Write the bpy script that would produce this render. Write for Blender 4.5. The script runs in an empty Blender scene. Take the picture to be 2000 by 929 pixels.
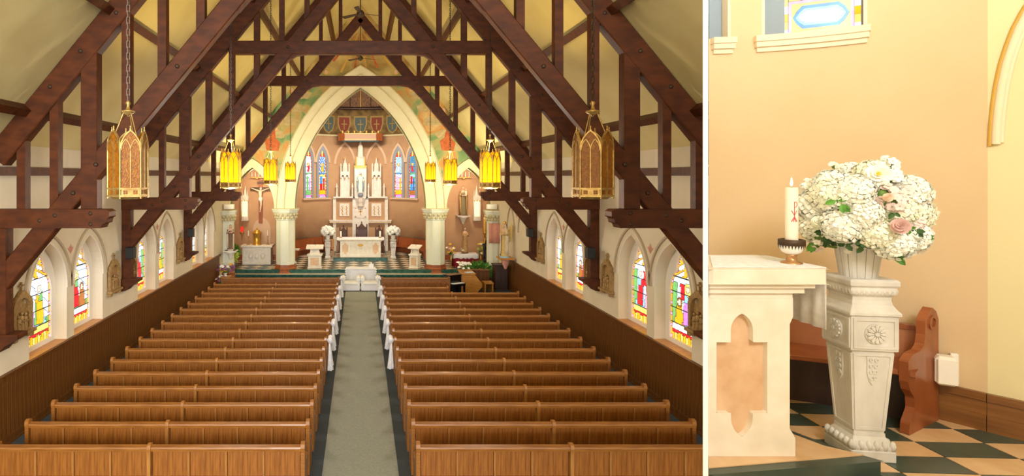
import bpy, bmesh, math, random
from mathutils import Vector, Matrix, noise
from mathutils.geometry import tessellate_polygon
random.seed(7)
S = bpy.context.scene
COL = S.collection
PI = math.pi
# ------------------------------------------------------------------ camera
H = 5.5                      # eye height above the nave floor (organ gallery)
F, U0, V0 = 1080.0, 704.0, 343.0
cam_d = bpy.data.cameras.new('camera')
cam = bpy.data.objects.new('camera', cam_d); COL.objects.link(cam)
cam.location = (0, 0, H); cam.rotation_euler = (PI/2, 0, 0)
cam_d.sensor_width = 36; cam_d.lens = F/2000*36
cam_d.shift_x = (1000-U0)/2000; cam_d.shift_y = -(464.5-V0)/2000
cam_d.clip_end = 200; cam_d.clip_start = .05
S.camera = cam
# ------------------------------------------------------------------ world, light, exposure
S.view_settings.view_transform = 'Standard'
S.view_settings.look = 'None'
S.view_settings.gamma = 1
S.view_settings.use_curve_mapping = False
S.view_settings.exposure = 0.5
w = bpy.data.worlds.new('daylight'); S.world = w; w.use_nodes = True
w.node_tree.nodes['Background'].inputs[0].default_value = (.93, .96, 1, 1)
w.node_tree.nodes['Background'].inputs[1].default_value = 0.9
try:
    S.cycles.use_denoising = True
    S.cycles.max_bounces = 8; S.cycles.diffuse_bounces = 5
    S.cycles.sample_clamp_indirect = 6
except Exception: pass
def area(name, loc, target, sx, sy, power, col=(1, 1, 1)):
    d = bpy.data.lights.new(name, 'AREA'); d.shape = 'RECTANGLE'; d.size = sx; d.size_y = sy
    d.energy = power; d.color = col
    o = bpy.data.objects.new(name, d); COL.objects.link(o); o.location = loc
    o.rotation_euler = (Vector(target)-Vector(loc)).to_track_quat('-Z', 'Y').to_euler()
    return o
def point(name, loc, power, col, r=.1):
    d = bpy.data.lights.new(name, 'POINT'); d.energy = power; d.color = col; d.shadow_soft_size = r
    o = bpy.data.objects.new(name, d); COL.objects.link(o); o.location = loc
    return o
# added fill light behind the camera, with no window around it
area('west_fill_light', (0, -13.5, 7.5), (0, 16, 4.0), 10, 9, 5200, (.97, .98, 1))
# added fill lights, out of sight behind the chancel arch
area('sanctuary_fill', (0, 31.6, 9.0), (0, 37.5, 4.0), 2.4, .5, 420, (1, .86, .68))
for sx in (-1, 1):
    area('side_chapel_fill', (sx*5.9, 31.4, 5.9), (sx*6.1, 34, 2.6), .8, .4, 90, (1, .82, .6))
# floodlights on the wall columns, turned up to the roof and the arch
for sx in (-1, 1):
    area('arch_floodlight', (sx*6.4, 26.5, 4.6), (0, 29.5, 8.6), .6, .4, 240, (1, .88, .55))
# added fill light, out of view over the gallery-level altar corner
area('corner_fill_light', (2.0, -.3, 7.3), (3.0, 3.4, 4.8), 1.0, 1.0, 68, (1, .98, .98))
# ------------------------------------------------------------------ materials
def lin(h):
    h = h.lstrip('#'); o = []
    for i in (0, 2, 4):
        c = int(h[i:i+2], 16)/255
        o.append(c/12.92 if c <= .04045 else ((c+.055)/1.055)**2.4)
    return (*o, 1)
MATS = {}
def mat(name, c, rough=.6, c2=None, scale=6, stretch=(1, 1, 1), detail=4, metal=0, bump=0, bscale=None, emit=0, coat=0, trans=0, alpha=1, spec=.5, ramp=(.35, .65)):
    if name in MATS: return MATS[name]
    m = bpy.data.materials.new(name); m.use_nodes = True
    N, L = m.node_tree.nodes, m.node_tree.links
    b = N['Principled BSDF']
    b.inputs['Roughness'].default_value = rough; b.inputs['Metallic'].default_value = metal
    b.inputs['Coat Weight'].default_value = coat; b.inputs['Transmission Weight'].default_value = trans
    b.inputs['Alpha'].default_value = alpha; b.inputs['Specular IOR Level'].default_value = spec
    ca = lin(c); b.inputs['Base Color'].default_value = ca
    if emit:
        b.inputs['Emission Color'].default_value = ca; b.inputs['Emission Strength'].default_value = emit
    if c2 or bump:
        tc = N.new('ShaderNodeTexCoord'); mp = N.new('ShaderNodeMapping'); mp.inputs['Scale'].default_value = stretch
        L.new(tc.outputs['Object'], mp.inputs['Vector'])
        nz = N.new('ShaderNodeTexNoise'); nz.inputs['Scale'].default_value = scale; nz.inputs['Detail'].default_value = detail
        L.new(mp.outputs[0], nz.inputs['Vector'])
        if c2:
            r = N.new('ShaderNodeValToRGB'); r.color_ramp.elements[0].color = ca; r.color_ramp.elements[1].color = lin(c2)
            r.color_ramp.elements[0].position = ramp[0]; r.color_ramp.elements[1].position = ramp[1]
            L.new(nz.outputs['Fac'], r.inputs['Fac']); L.new(r.outputs['Color'], b.inputs['Base Color'])
            if emit: L.new(r.outputs['Color'], b.inputs['Emission Color'])
        if bump:
            src = nz
            if bscale:
                src = N.new('ShaderNodeTexNoise'); src.inputs['Scale'].default_value = bscale; src.inputs['Detail'].default_value = 3
                L.new(mp.outputs[0], src.inputs['Vector'])
            bp = N.new('ShaderNodeBump'); bp.inputs['Strength'].default_value = bump; bp.inputs['Distance'].default_value = .02
            L.new(src.outputs['Fac'], bp.inputs['Height']); L.new(bp.outputs[0], b.inputs['Normal'])
    MATS[name] = m
    return m
M = {}
M['oak'] = mat('oak', '#84501a', .42, '#a2692a', 5, (.5, 4, 9), coat=.15)
M['oak_panel'] = mat('oak_panel', '#824c17', .42, '#9b6124', 4, (7, 4, .6), coat=.15)
M['oak_highlight'] = mat('oak_edge_highlight', '#96602a', .42, '#b07a38', 5, (4, 4, .6), coat=.15)  # lighter oak paints bevel highlights onto the stiles and middle posts
M['wains'] = mat('wainscot_wood', '#58320c', .45, '#6e4314', 3, (6, 6, .5), coat=.06, spec=.3)
M['beam'] = mat('dark_beam_wood', '#431d04', .5, '#5a2b09', 3, (.9, 3, 2.2), bump=.15, spec=.3)
M['plaster'] = mat('cream_plaster', '#dcd0b8', .85, '#d6c9ae', 2, bump=.1, bscale=60)
M['roof'] = mat('roof_plaster', '#d9c88f', .9, '#d2bf84', 1.2, bump=.1, bscale=50)
M['reveal'] = mat('white_plaster', '#e2dcd0', .8, '#dbd4c6', 3)
M['mould'] = mat('taupe_paint', '#b3a288', .7)
M['carpet_dark'] = mat('slate_carpet', '#424a4f', .95, '#383f45', 40, bump=.2, bscale=200)
M['carpet'] = mat('sage_carpet', '#989b90', .95, '#8b8f84', 30, bump=.25, bscale=260)
M['cream'] = mat('cream_paint', '#e6ddbb', .6, '#e1d6b0', 2)
M['mint'] = mat('pale_column_paint', '#dfe2d2', .5, '#d8dbc9', 3)
M['cap_gold'] = mat('capital_stone', '#cfc39c', .7, '#bfb083', 14)
M['apse'] = mat('rose_tan_paint', '#c19a74', .8, '#bb936d', 2)
M['apse_band'] = mat('pale_rose_paint', '#cfb092', .8)
M['bluegrey'] = mat('blue_grey_paint', '#8a93a2', .7)
M['greenm'] = mat('green_marble', '#1e4a44', .25, '#386a61', 5, detail=8)
M['beigem'] = mat('beige_marble', '#cbb596', .28, '#d9c6a8', 4, detail=8)
M['whitem'] = mat('white_marble', '#e7e0d2', .35, '#d9d0bf', 5, detail=8)
M['tanm'] = mat('tan_marble', '#d0a782', .4, '#dfbd9b', 9, detail=8)
M['gold'] = mat('gold', '#c8922e', .35, '#e0b250', 12, metal=.75)
M['goldp'] = mat('gold_paint', '#d0a445', .45)
M['brass'] = mat('aged_brass', '#a8854a', .4, '#c7a768', 15, metal=.7)
M['bronze'] = mat('dark_bronze', '#4a382a', .5, metal=.5)
M['white'] = mat('white_paint', '#efece4', .5)
M['cloth'] = mat('white_cloth', '#eeeef0', .9, '#dcdce2', 30)
M['tulle'] = mat('white_tulle', '#f2f2f4', .9, '#dedee6', 18)
M['uphol'] = mat('ivory_upholstery', '#ecebe4', .8)
M['black'] = mat('black_plastic', '#17181a', .5)
M['blackl'] = mat('black_lacquer', '#101012', .15, coat=.5)
M['darkw'] = mat('dark_stained_wood', '#331c0f', .45, '#40261a', 5, (2, 2, .5))
M['chairw'] = mat('carved_walnut', '#4c2a18', .5, '#5d3824', 8)
M['leather'] = mat('brown_leather', '#5b4642', .5)
M['honey'] = mat('honey_oak', '#b5762a', .35, '#c88c3c', 4, (1, 5, 5), coat=.2)
M['redw'] = mat('red_brown_wood', '#8c4a24', .4, '#9c572e', 4, (2, 2, .6), coat=.2)
M['carving'] = mat('gilt_carving', '#8a6a40', .6, '#a5844f', 14)
M['skin'] = mat('painted_skin', '#d9b093', .6)
M['hair'] = mat('brown_hair', '#4b2c18', .7)
M['robe_tan'] = mat('tan_robe', '#c9a36c', .7, '#b58b54', 9)
M['robe_cream'] = mat('cream_robe', '#e2d6bd', .7, '#d6c7a8', 9)
M['robe_white'] = mat('white_robe', '#efebdf', .7)
M['robe_blue'] = mat('blue_mantle', '#8bbbd0', .6, '#a8d0de', 8)
M['robe_brown'] = mat('brown_robe', '#6d513c', .7, '#7f624a', 9)
M['robe_gold'] = mat('gold_robe', '#c2a158', .6, '#d2b673', 9)
M['robe_green'] = mat('grey_green_robe', '#7c6e4c', .7)
M['blackst'] = mat('black_statue', '#1b1c1c', .45)
M['red'] = mat('red_velvet', '#8e1528', .8)
M['redglass'] = mat('red_lamp_glass', '#d21f1c', .2, emit=.8)
M['leaf'] = mat('green_leaf', '#3f7327', .6, '#5f9a35', 20)
M['leaf_dark'] = mat('dark_green_leaf', '#2f4a28', .6, '#4a6a3a', 20)
M['leaf_lime'] = mat('lime_leaf', '#a8bf3c', .6, '#bccf58', 20)
M['stem'] = mat('green_stem', '#6a8a3e', .6)
M['pink'] = mat('pink_banner_cloth', '#d99d8b', .9, '#d08f7d', 12)
M['yellowf'] = mat('yellow_petal', '#e5b81f', .7)
M['purplef'] = mat('purple_petal', '#8a4a7c', .7)
M['whitef'] = mat('white_petal', '#fafaf6', .6, '#f2f3e6', 30)
M['ivoryf'] = mat('ivory_petal', '#f8f6ea', .6, '#f0f3da', 20)
M['blushf'] = mat('blush_petal', '#efdcd8', .6)
M['rosef'] = mat('rose_petal', '#d5b0ab', .6)
M['peach'] = mat('peach_wall_paint', '#dfc5a0', .85, '#dcc19b', 2, bump=.05, bscale=80)
M['pale'] = mat('wall_paint_lit_tone', '#e4d9ae', .85, bump=.05, bscale=80)  # the end wall's different lighting, put into its colour as a paler tone
M['skirt'] = mat('skirting_wood', '#8a5a2b', .4, '#74481f', 3, (.6, .6, 8), coat=.2)
M['trimw'] = mat('ivory_trim', '#ecdcc0', .6)
M['wax'] = mat('candle_wax', '#f1e6d4', .5)
M['flame'] = mat('candle_flame', '#ffdf9a', .5, emit=9)
M['redp'] = mat('red_print', '#cf4a4f', .6)
M['crackle'] = mat('crackled_white_paint', '#dad7d2', .6, '#c5c1bb', 7, (1, 1, .4), detail=8, bump=.12, bscale=30)
M['beigem2'] = mat('tan_floor_marble', '#cda67c', .25, '#d8b68e', 5, detail=8)
M['creamm'] = mat('cream_marble', '#ece4d6', .25, '#e2d7c5', 7, detail=9)
M['bluegrey2'] = mat('blue_grey_reveal_paint', '#8f9fae', .7)
M['sheer'] = mat('sheer_linen', '#f3f1f2', .9, '#e6e4e6', 40, alpha=.8)
M['copper'] = mat('copper', '#b5865a', .35, '#caa277', 20, metal=.8)
M['whitee'] = mat('white_enamel', '#f2eee8', .3)
M['rosef2'] = mat('peach_petal', '#f0d0b8', .6)
M['redw2'] = mat('warm_bench_back_wood', '#b0714c', .4, '#ba7c56', 4, (2, 2, .6), coat=.2)
M['greenm2'] = mat('dark_green_marble', '#38443c', .3, '#4a564c', 6, detail=8)
M['lead'] = mat('window_lead', '#2b2622', .6)
# ------------------------------------------------------------------ mesh helpers
class MB:
    def __init__(s): s.v = []; s.f = []; s.sm = []
    def add(s, vs, fs, smooth=False):
        o = len(s.v); s.v += [tuple(p) for p in vs]
        for f in fs: s.f.append([i+o for i in f]); s.sm.append(smooth)
        return s
    def box(s, x0, x1, y0, y1, z0, z1):
        return s.add([(x, y, z) for z in (z0, z1) for y in (y0, y1) for x in (x0, x1)],
                     [(0, 2, 3, 1), (4, 5, 7, 6), (0, 1, 5, 4), (2, 6, 7, 3), (0, 4, 6, 2), (1, 3, 7, 5)])
    def beam(s, p, q, w, h, up=(0, 1, 0)):
        """bar from p to q; w across `up`, h along the third axis"""
        p, q = Vector(p), Vector(q); d = (q-p).normalized(); u = Vector(up); u = (u-d*u.dot(d)).normalized(); n = d.cross(u)
        vs = [e+u*a*w/2+n*b*h/2 for e in (p, q) for a, b in ((-1, -1), (1, -1), (1, 1), (-1, 1))]
        return s.add(vs, [(3, 2, 1, 0), (4, 5, 6, 7), (0, 1, 5, 4), (1, 2, 6, 5), (2, 3, 7, 6), (3, 0, 4, 7)])
    def prism(s, poly, fn, t0, t1, smooth=False, holes=()):
        """poly: 2-D points; fn(u,v,t)->3-D; extruded from t0 to t1; optional holes"""
        loops = [list(poly)]+[list(h) for h in holes]
        tri = tessellate_polygon([[Vector((a, b, 0)) for a, b in l] for l in loops])
        flat = [p for l in loops for p in l]; n = len(flat)
        s.add([fn(a, b, t0) for a, b in flat]+[fn(a, b, t1) for a, b in flat],
              [tuple(t) for t in tri]+[tuple(i+n for i in reversed(t)) for t in tri])
        for l in loops:
            k = len(l)
            s.add([fn(a, b, t0) for a, b in l]+[fn(a, b, t1) for a, b in l],
                  [(i, (i+1) % k, (i+1) % k+k, i+k) for i in range(k)], smooth)
        return s
    def rings(s, rs, close=True, cap=True, smooth=True):
        n = len(rs[0]); vs = [p for r in rs for p in r]; fs = []
        for i in range(len(rs)-1):
            for j in range(n if close else n-1):
                k = (j+1) % n; fs.append((i*n+j, i*n+k, (i+1)*n+k, (i+1)*n+j))
        s.add(vs, fs, smooth)
        if cap and close:
            s.add(rs[0], [tuple(reversed(range(n)))]); s.add(rs[-1], [tuple(range(n))])
        return s
    def lathe(s, prof, c=(0, 0, 0), n=16, smooth=True, sx=1, sy=1, rot=0, cap=True):
        return s.rings([[(c[0]+r*sx*math.cos(2*PI*j/n+rot), c[1]+r*sy*math.sin(2*PI*j/n+rot), c[2]+z) for j in range(n)] for r, z in prof], smooth=smooth, cap=cap)
    def tube(s, pts, r, n=6, smooth=True):
        pts = [Vector(p) for p in pts]; rs = []
        rr = r if isinstance(r, (list, tuple)) else [r]*len(pts)
        for i, p in enumerate(pts):
            d = (pts[min(i+1, len(pts)-1)]-pts[max(i-1, 0)]).normalized()
            a = Vector((0, 0, 1)) if abs(d.z) < .9 else Vector((1, 0, 0))
            u = d.cross(a).normalized(); v = d.cross(u)
            rs.append([p+(u*math.cos(2*PI*j/n)+v*math.sin(2*PI*j/n))*rr[i] for j in range(n)])
        return s.rings(rs, smooth=smooth)
    def ball(s, c, r, n=10, m=7, sc=(1, 1, 1)):
        rs = [[(c[0]+r*sc[0]*math.sin(PI*max(i, .02)/m if i < m else PI*.998)*math.cos(2*PI*j/n), c[1]+r*sc[1]*math.sin(PI*max(i, .02)/m if i < m else PI*.998)*math.sin(2*PI*j/n), c[2]-r*sc[2]*math.cos(PI*i/m)) for j in range(n)] for i in range(m+1)]
        return s.rings(rs, cap=False)
    def mesh(s, name):
        me = bpy.data.meshes.new(name); me.from_pydata(s.v, [], s.f); me.update()
        bm = bmesh.new(); bm.from_mesh(me); bmesh.ops.recalc_face_normals(bm, faces=bm.faces); bm.to_mesh(me); bm.free()
        if any(s.sm): me.polygons.foreach_set('use_smooth', s.sm)
        return me
    def build(s, name, m, parent=None, bevel=0, loc=None):
        me = s.mesh(name); return link(name, me, m, parent, bevel, loc)
def link(name, me, m, parent=None, bevel=0, loc=None, rot=None):
    if m is not None and not me.materials: me.materials.append(M[m] if isinstance(m, str) else m)
    o = bpy.data.objects.new(name, me); COL.objects.link(o)
    if parent: o.parent = parent
    if loc is not None: o.location = loc
    if rot is not None: o.rotation_euler = rot
    if bevel:
        b = o.modifiers.new('bevel', 'BEVEL'); b.width = bevel; b.segments = 1; b.limit_method = 'ANGLE'
    return o
def tag(o, label, cat, group=None):
    o['label'] = label; o['category'] = cat
    if group: o['group'] = group
    return o
def thing(name, label, cat, loc=(0, 0, 0), rz=0, group=None):
    o = bpy.data.objects.new(name, None); COL.objects.link(o); o.empty_display_size = .1
    o.location = loc; o.rotation_euler = (0, 0, rz)
    return tag(o, label, cat, group)
def struct(o, label=None):
    o['kind'] = 'structure'
    if label: o['label'] = label
    return o
def copy_tree(o, loc=None, rz=None, label=None, scale=None, parent=None):
    c = o.copy(); COL.objects.link(c); c.parent = parent
    if loc is not None: c.location = loc
    if rz is not None: c.rotation_euler[2] = rz
    if scale is not None: c.scale = scale
    if label: c['label'] = label
    for ch in o.children: copy_tree(ch, parent=c)
    return c
def pxy(px, Y): return (px-U0)/F*Y
def pz(py, Y): return H-(py-V0)*Y/F
def arch(a, h, n=10, z0=0, x0=0):
    """pointed arch from left spring to right spring"""
    R = (a*a+h*h)/(2*a); c = R-a; th = math.acos(max(-1, min(1, c/R))) if c > -R else PI/2
    L = [(x0+c-R*math.cos(th*i/n), z0+R*math.sin(th*i/n)) for i in range(n+1)]
    return L+[(2*x0-p[0], p[1]) for p in reversed(L[:-1])]
def arch_band(a, h, d, n=10, z0=0, x0=0):
    """closed band polygon between the arch and the arch offset outward by d"""
    R = (a*a+h*h)/(2*a); c = R-a
    def arc(R):
        th = math.acos(c/R) if abs(c) < R else 0
        L = [(x0+c-R*math.cos(th*i/n), z0+R*math.sin(th*i/n)) for i in range(n+1)]
        return L+[(2*x0-p[0], p[1]) for p in reversed(L[:-1])]
    return arc(R+d)+list(reversed(arc(R)))
XZ = lambda y0: (lambda u, v, t: (u, y0+t, v))
ORD = 'first second third fourth fifth sixth seventh eighth ninth tenth eleventh twelfth thirteenth fourteenth fifteenth sixteenth seventeenth eighteenth'.split()
# ================================================================== THE SHELL
RZ = lambda x: 15.0-1.22*abs(x)          # roof underside
fl = MB().box(-8.2, 8.2, -14, 31, -.2, 0).build('floor', 'carpet_dark'); struct(fl, 'dark slate carpet under the pews')
tag(MB().box(-.706, .706, 6, 27.5, 0, .012).build('aisle_runner', 'carpet'), 'long sage green carpet runner down the centre aisle', 'carpet')
WS = [12.1, 18.0, 23.9]                  # start of each pair of windows
def openings(sx):
    r = []
    for k, s0 in enumerate(WS):
        if sx > 0 and k == 2: continue
        r += [s0, s0+1.9]
    return r
OW, OZ, OS, OA = 1.55, 1.45, 2.75, 3.92
def opening_poly(y0):
    a = OW/2
    return [(y0, OZ+.02)]+[(u, v) for u, v in arch(a, OA-OS, 9, OS, y0+a)]+[(y0+OW, OZ+.02)]
PAL = {'white': ('#f4f2f6', 1.35), 'ice': ('#cfe3f2', 1.1), 'amber': ('#f0a818', 1.15), 'gold': ('#f6d06a', 1.05), 'red': ('#e01a28', 1.15), 'lilac': ('#c07ad0', 1.2),
       'violet': ('#8a4cb8', 1.1), 'blue': ('#3d86cf', 1.2), 'sky': ('#8ccbe6', 1.1), 'green': ('#6fae62', 1.1), 'brown': ('#b0682c', 1.0), 'flesh': ('#f2c6a2', 1.4), 'pink': ('#ee9ab4', 1.25), 'navy': ('#2b4fa8', 1.1)}
def glass_mat(k):
    c, e = PAL[k]; e *= 1.22; h = lin(c); d = '#%02x%02x%02x' % tuple(int(int(c[i:i+2], 16)*.8) for i in (1, 3, 5))
    new_ = 'glass_'+k not in MATS
    m = mat('glass_'+k, c, .3, d, 9, emit=e, ramp=(.4, .75))
    if new_:
        s = m.node_tree.nodes['Principled BSDF'].inputs['Base Color']
        for l in list(s.links): m.node_tree.links.remove(l)
        s.default_value = (h[0]*.08, h[1]*.08, h[2]*.08, 1)
    return m
def pic_nave(x, v, s, var):
    """colour key at x (metres from the middle), v (0..1 up the light), s (-1..1 across)"""
    A, B, C = [('amber', 'lilac', 'green'), ('red', 'brown', 'green'), ('blue', 'amber', 'lilac'), ('lilac', 'amber', 'sky'), ('red', 'pink', 'sky')][var % 5]
    fx = .16 if var % 2 == 0 else -.08
    if abs(s) > .88: return 'amber' if int(v*26) % 3 else 'pink'
    if v < .075: return 'gold' if int(x*9+20) % 2 else 'amber'
    if v < .10: return 'red'
    if v < .17: return 'white' if var % 2 else 'gold'
    if v > .66:
        if abs(x) < .055 or abs(v-.83) < .018: return 'amber'
        if v < .74 and abs(x) > .02 and (x/.5)**2+((v-.66)/.1)**2 > .55: return 'amber'
        return 'gold' if v > .93 else ('white' if int(v*40+x*8) % 3 else 'amber')
    r = math.hypot(x-fx, (v-.555)*2.25)
    if r < .075: return 'flesh'
    if r < .15: return 'gold' if var % 2 else 'white'
    if .18 < v < .54 and abs(x-fx) < .11+.10*(1-(v-.18)/.36):
        if v > .42: return C if x > fx else A
        return A if x > fx-.09 else C
    gx = fx-.36 if fx > 0 else fx+.34
    r2 = math.hypot(x-gx, (v-.40)*2.25)
    if r2 < .07: return 'flesh'
    if r2 < .11: return 'brown'
    if .17 < v < .38 and abs(x-gx) < .10+.09*(1-(v-.17)/.21): return B
    if v < .24: return 'sky' if int(x*7+9) % 2 else 'green'
    if v > .6: return 'white' if var % 2 == 0 else 'ice'
    if var >= 3 and abs(x) > .34: return 'ice' if x < 0 else 'green'
    if var >= 3 and v > .44: return 'red' if abs(x) < .22 else 'ice'
    return 'white' if int(v*9+x*3) % 4 else 'ice'
def pic_apse(x, v, s, var):
    if abs(s) > .74: return 'red' if int(v*34) % 2 else 'gold'
    if v < .07: return 'lilac' if v > .02 else 'white'
    if v < .16: return ['green', 'amber', 'amber', 'brown'][var]
    if v > .86: return 'red' if abs(x) > .06 else 'gold'
    r = math.hypot(x, (v-.70)*3.3)
    if r < .06: return 'flesh'
    if r < .12: return 'amber'
    if .55 < v < .68 and abs(x) < .09: return ['red', 'amber', 'white', 'red'][var]
    if .52 < v < .86: return ['white', 'blue', 'sky', 'blue'][var] if int(v*40+x*20) % 3 else ['ice', 'white', 'white', 'green'][var]
    if .49 < v <= .52: return 'green' if var % 3 == 0 else 'blue'
    if v < .46 and abs(x+.07) < .09: return ['green', 'red', 'pink', 'blue'][var] if v < .3 else ['green', 'blue', 'pink', 'red'][var]
    if v < .40 and abs(x-.12) < .07: return ['lilac', 'red', 'amber', 'navy'][var]
    return ['white', 'gold', 'white', 'sky'][var] if int(v*30) % 3 else ['ice', 'white', 'pink', 'green'][var]
def glass(parent, hw, rows, cols, fn, hgt, pic, var, seed, lw=.007, bars=(.17, .33, .50, .66)):
    """panes of one colour each, with lead between unlike panes; hw(v) half width at height v"""
    rnd = random.Random(seed)
    P = [[None]*(cols+1) for _ in range(rows+1)]
    for i in range(rows+1):
        for j in range(cols+1):
            v = hgt*i/rows; s = -1+2*j/cols
            if 0 < i < rows: v += rnd.uniform(-.18, .18)*hgt/rows
            if 0 < j < cols: s += rnd.uniform(-.18, .18)*2/cols
            P[i][j] = (s*hw(v), v)
    keys = [[None]*cols for _ in range(rows)]; by = {}
    for i in range(rows):
        for j in range(cols):
            q = [P[i][j], P[i][j+1], P[i+1][j+1], P[i+1][j]]
            x = sum(p[0] for p in q)/4; v = sum(p[1] for p in q)/4
            s = -1+2*(j+.5)/cols
            k = pic(x, v/hgt, s, var); keys[i][j] = k
            mb = by.setdefault(k, MB()); mb.add([fn(a, b, 0) for a, b in q], [(0, 1, 2, 3)])
    for k, mb in by.items():
        o = mb.build('pane', glass_mat(k), parent)
    ld = MB()
    def bar(p, q, w=lw):
        d = Vector((q[0]-p[0], q[1]-p[1]))
        if d.length < 1e-5: return
        d.normalize(); n = Vector((-d.y, d.x))*w
        ld.add([fn(p[0]+n.x, p[1]+n.y, -.006), fn(q[0]+n.x, q[1]+n.y, -.006), fn(q[0]-n.x, q[1]-n.y, -.006), fn(p[0]-n.x, p[1]-n.y, -.006)], [(0, 1, 2, 3)])
    for i in range(rows):
        for j in range(cols):
            if j+1 < cols and keys[i][j] != keys[i][j+1]: bar(P[i][j+1], P[i+1][j+1])
            if i+1 < rows and keys[i][j] != keys[i+1][j]: bar(P[i+1][j], P[i+1][j+1])
    ld.build('leading', 'lead', parent)
    br = MB()
    for t in bars:
        v = hgt*t; a = hw(v); q = [(-a, v-.008), (a, v-.008), (a, v+.008), (-a, v+.008)]
        br.prism(q, fn, -.02, 0)
    if bars: br.build('saddle_bars', 'lead', parent)
HWT = [(0, .60), (1.2, .60), (1.42, .54), (1.58, .42), (1.63, .31), (1.85, .29), (2.05, .18), (2.2, .06), (2.27, .01)]
def hw_nave(v):
    for (a, b), (c, d) in zip(HWT, HWT[1:]):
        if v <= c: return b+(d-b)*(v-a)/(c-a)
    return .005
win_n = 0
def nave_window(parent_sx, y0, var):
    global win_n
    win_n += 1; sx = parent_sx; yc = y0+OW/2
    o = bpy.data.objects.new('window_%d' % win_n, None); COL.objects.link(o); o.location = (sx*7.58, yc, OZ+.05)
    struct(o, 'stained glass window with amber canopy, ' + ['gold robed', 'red robed', 'blue robed', 'lilac robed', 'red and pink robed'][var % 5] + ' figure in the side wall')
    fn = lambda u, v, t: (sx*t, u, v)
    hole = [(-hw_nave(v), v) for v in [0]+[q[0] for q in HWT[1:]]]+[(hw_nave(q[0]), q[0]) for q in reversed(HWT[1:])]+[(hw_nave(0), 0)]
    hole = [(u, v+.09) for u, v in hole]
    outer = [(u-yc, v-OZ-.05) for u, v in opening_poly(y0)]
    MB().prism(outer, fn, -.05, .05, holes=[hole]).build('window_frame', 'white', o)
    gf = lambda u, v, t: (sx*t, u, v+.09)
    glass(o, hw_nave, 60, 24, gf, 2.27, pic_nave, var, 11*win_n)
    MB().box(-.36 if sx > 0 else -.03, .03 if sx > 0 else .36, -OW/2, OW/2, -.06, -.02).build('window_sill', 'honey', o)
    f2 = lambda u, v, t: (sx*(-.33+t), u, v)
    z0 = OS-OZ-.05
    MB().prism(arch_band(OW/2+.17, OA-OS+.2, .06, 9, z0), f2, -.035, .0).build('hood_moulding', 'mould', o)
    MB().prism(arch_band(OW/2, OA-OS, .03, 9, z0), f2, -.02, .0).build('arch_edge', 'reveal', o)
for sx in (-1, 1):
    nm = 'wall_left' if sx < 0 else 'wall_right'
    f = lambda u, v, t, sx=sx: (sx*(7.25+t), u, v)
    out = [(-14, 0), (30.6, 0), (30.6, 6.15), (-14, 6.15)]
    wl = MB().prism(out, f, 0, .5, holes=[opening_poly(y) for y in openings(sx)]).build(nm, 'plaster'); struct(wl, 'cream plaster side wall with wainscot and arched windows')
    for i, y in enumerate(openings(sx)):
        nave_window(sx, y, [0, 1, 4, 3, 2, 0][i] if sx < 0 else [3, 4, 1, 0, 2, 1][i])
    # wainscot
    plank = MB()
    plank.prism([(0, 0), (.134, 0), (.134, .006), (.126, .018), (.008, .018), (0, .006)], lambda u, v, t: (v, u, t), .16, 1.36)
    pm = plank.mesh('plank'); pm.materials.append(M['wains'])
    yy = 3.2; n = 0
    while yy < 28.4:
        o = link('plank', pm, None, wl, loc=(sx*7.25, yy, 0))
        if sx > 0: o.scale = (-1, 1, 1)
        yy += .14; n += 1
    s = sx
    MB().box(*sorted((s*7.25, s*7.2)), 3.2, 28.5, 1.36, 1.45).box(*sorted((s*7.25, s*7.16)), 3.2, 28.5, 1.445, 1.47).build('wainscot_cap', 'wains', wl)
    MB().box(*sorted((s*7.25, s*7.2)), 3.2, 28.5, 0, .17).box(*sorted((s*7.25, s*7.18)), 3.2, 28.5, 0, .05).build('skirting', 'wains', wl)
    MB().box(*sorted((s*7.25, s*7.12)), 3, 30.5, 5.50, 5.68).build('wall_plate', 'beam', wl)
    # painted ornament in the spandrel of each window pair
    for k, s0 in enumerate(WS):
        yc = s0+1.725; mb = MB()
        g = lambda u, v, t: (s*(7.245-t), yc+u, 3.55+v)
        for a in range(5):
            an = PI/2+(a-2)*.6; r = .16 if a % 2 == 0 else .12
            mb.prism([(0, 0), (r*math.cos(an-.2)*.7, .1+r*math.sin(an-.2)*.7), (r*math.cos(an), .1+r*math.sin(an)), (r*math.cos(an+.2)*.7, .1+r*math.sin(an+.2)*.7)], g, 0, .004)
        mb.build('painted_ornament', 'pink', wl)
# blind arches of the third bay on the right
for y0 in (WS[2]+.2, WS[2]+2.1):
    o = MB().prism(arch_band(.6, 1.1, .07, 9, 2.9, y0+.6), lambda u, v, t: (7.25-t, u, v), 0, .05).build('blind_arch_moulding', 'mould'); struct(o)
    o.name = 'trim_1'
# roof
for sx in (-1, 1):
    c = MB().add([(0, -14, 15.0), (sx*8.4, -14, RZ(8.4)), (sx*8.4, 31, RZ(8.4)), (0, 31, 15.0), (0, -14, 15.2), (sx*8.4, -14, RZ(8.4)+.2), (sx*8.4, 31, RZ(8.4)+.2), (0, 31, 15.2)],
                 [(0, 1, 2, 3), (4, 5, 6, 7), (0, 1, 5, 4), (1, 2, 6, 5), (2, 3, 7, 6), (3, 0, 4, 7)]).build('ceiling', 'roof')
    struct(c, 'sloping cream plaster roof between the timbers')
    for px_ in (6.68, 5.04, 3.34, 1.58):
        z = RZ(px_)
        n = Vector((-sx*1.22, 0, -1)).normalized()
        p = Vector((sx*px_, 0, z))
        b = MB(); b.beam((p.x+n.x*.1, 3, p.z+n.z*.1), (p.x+n.x*.1, 30.6, p.z+n.z*.1), .17, .22, up=(sx, 0, -1.22))
        b.build('purlin', 'beam', c)
MB().beam((0, 3, 14.8), (0, 30.6, 14.8), .3, .3).build('ridge_beam', 'beam', c)
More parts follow.
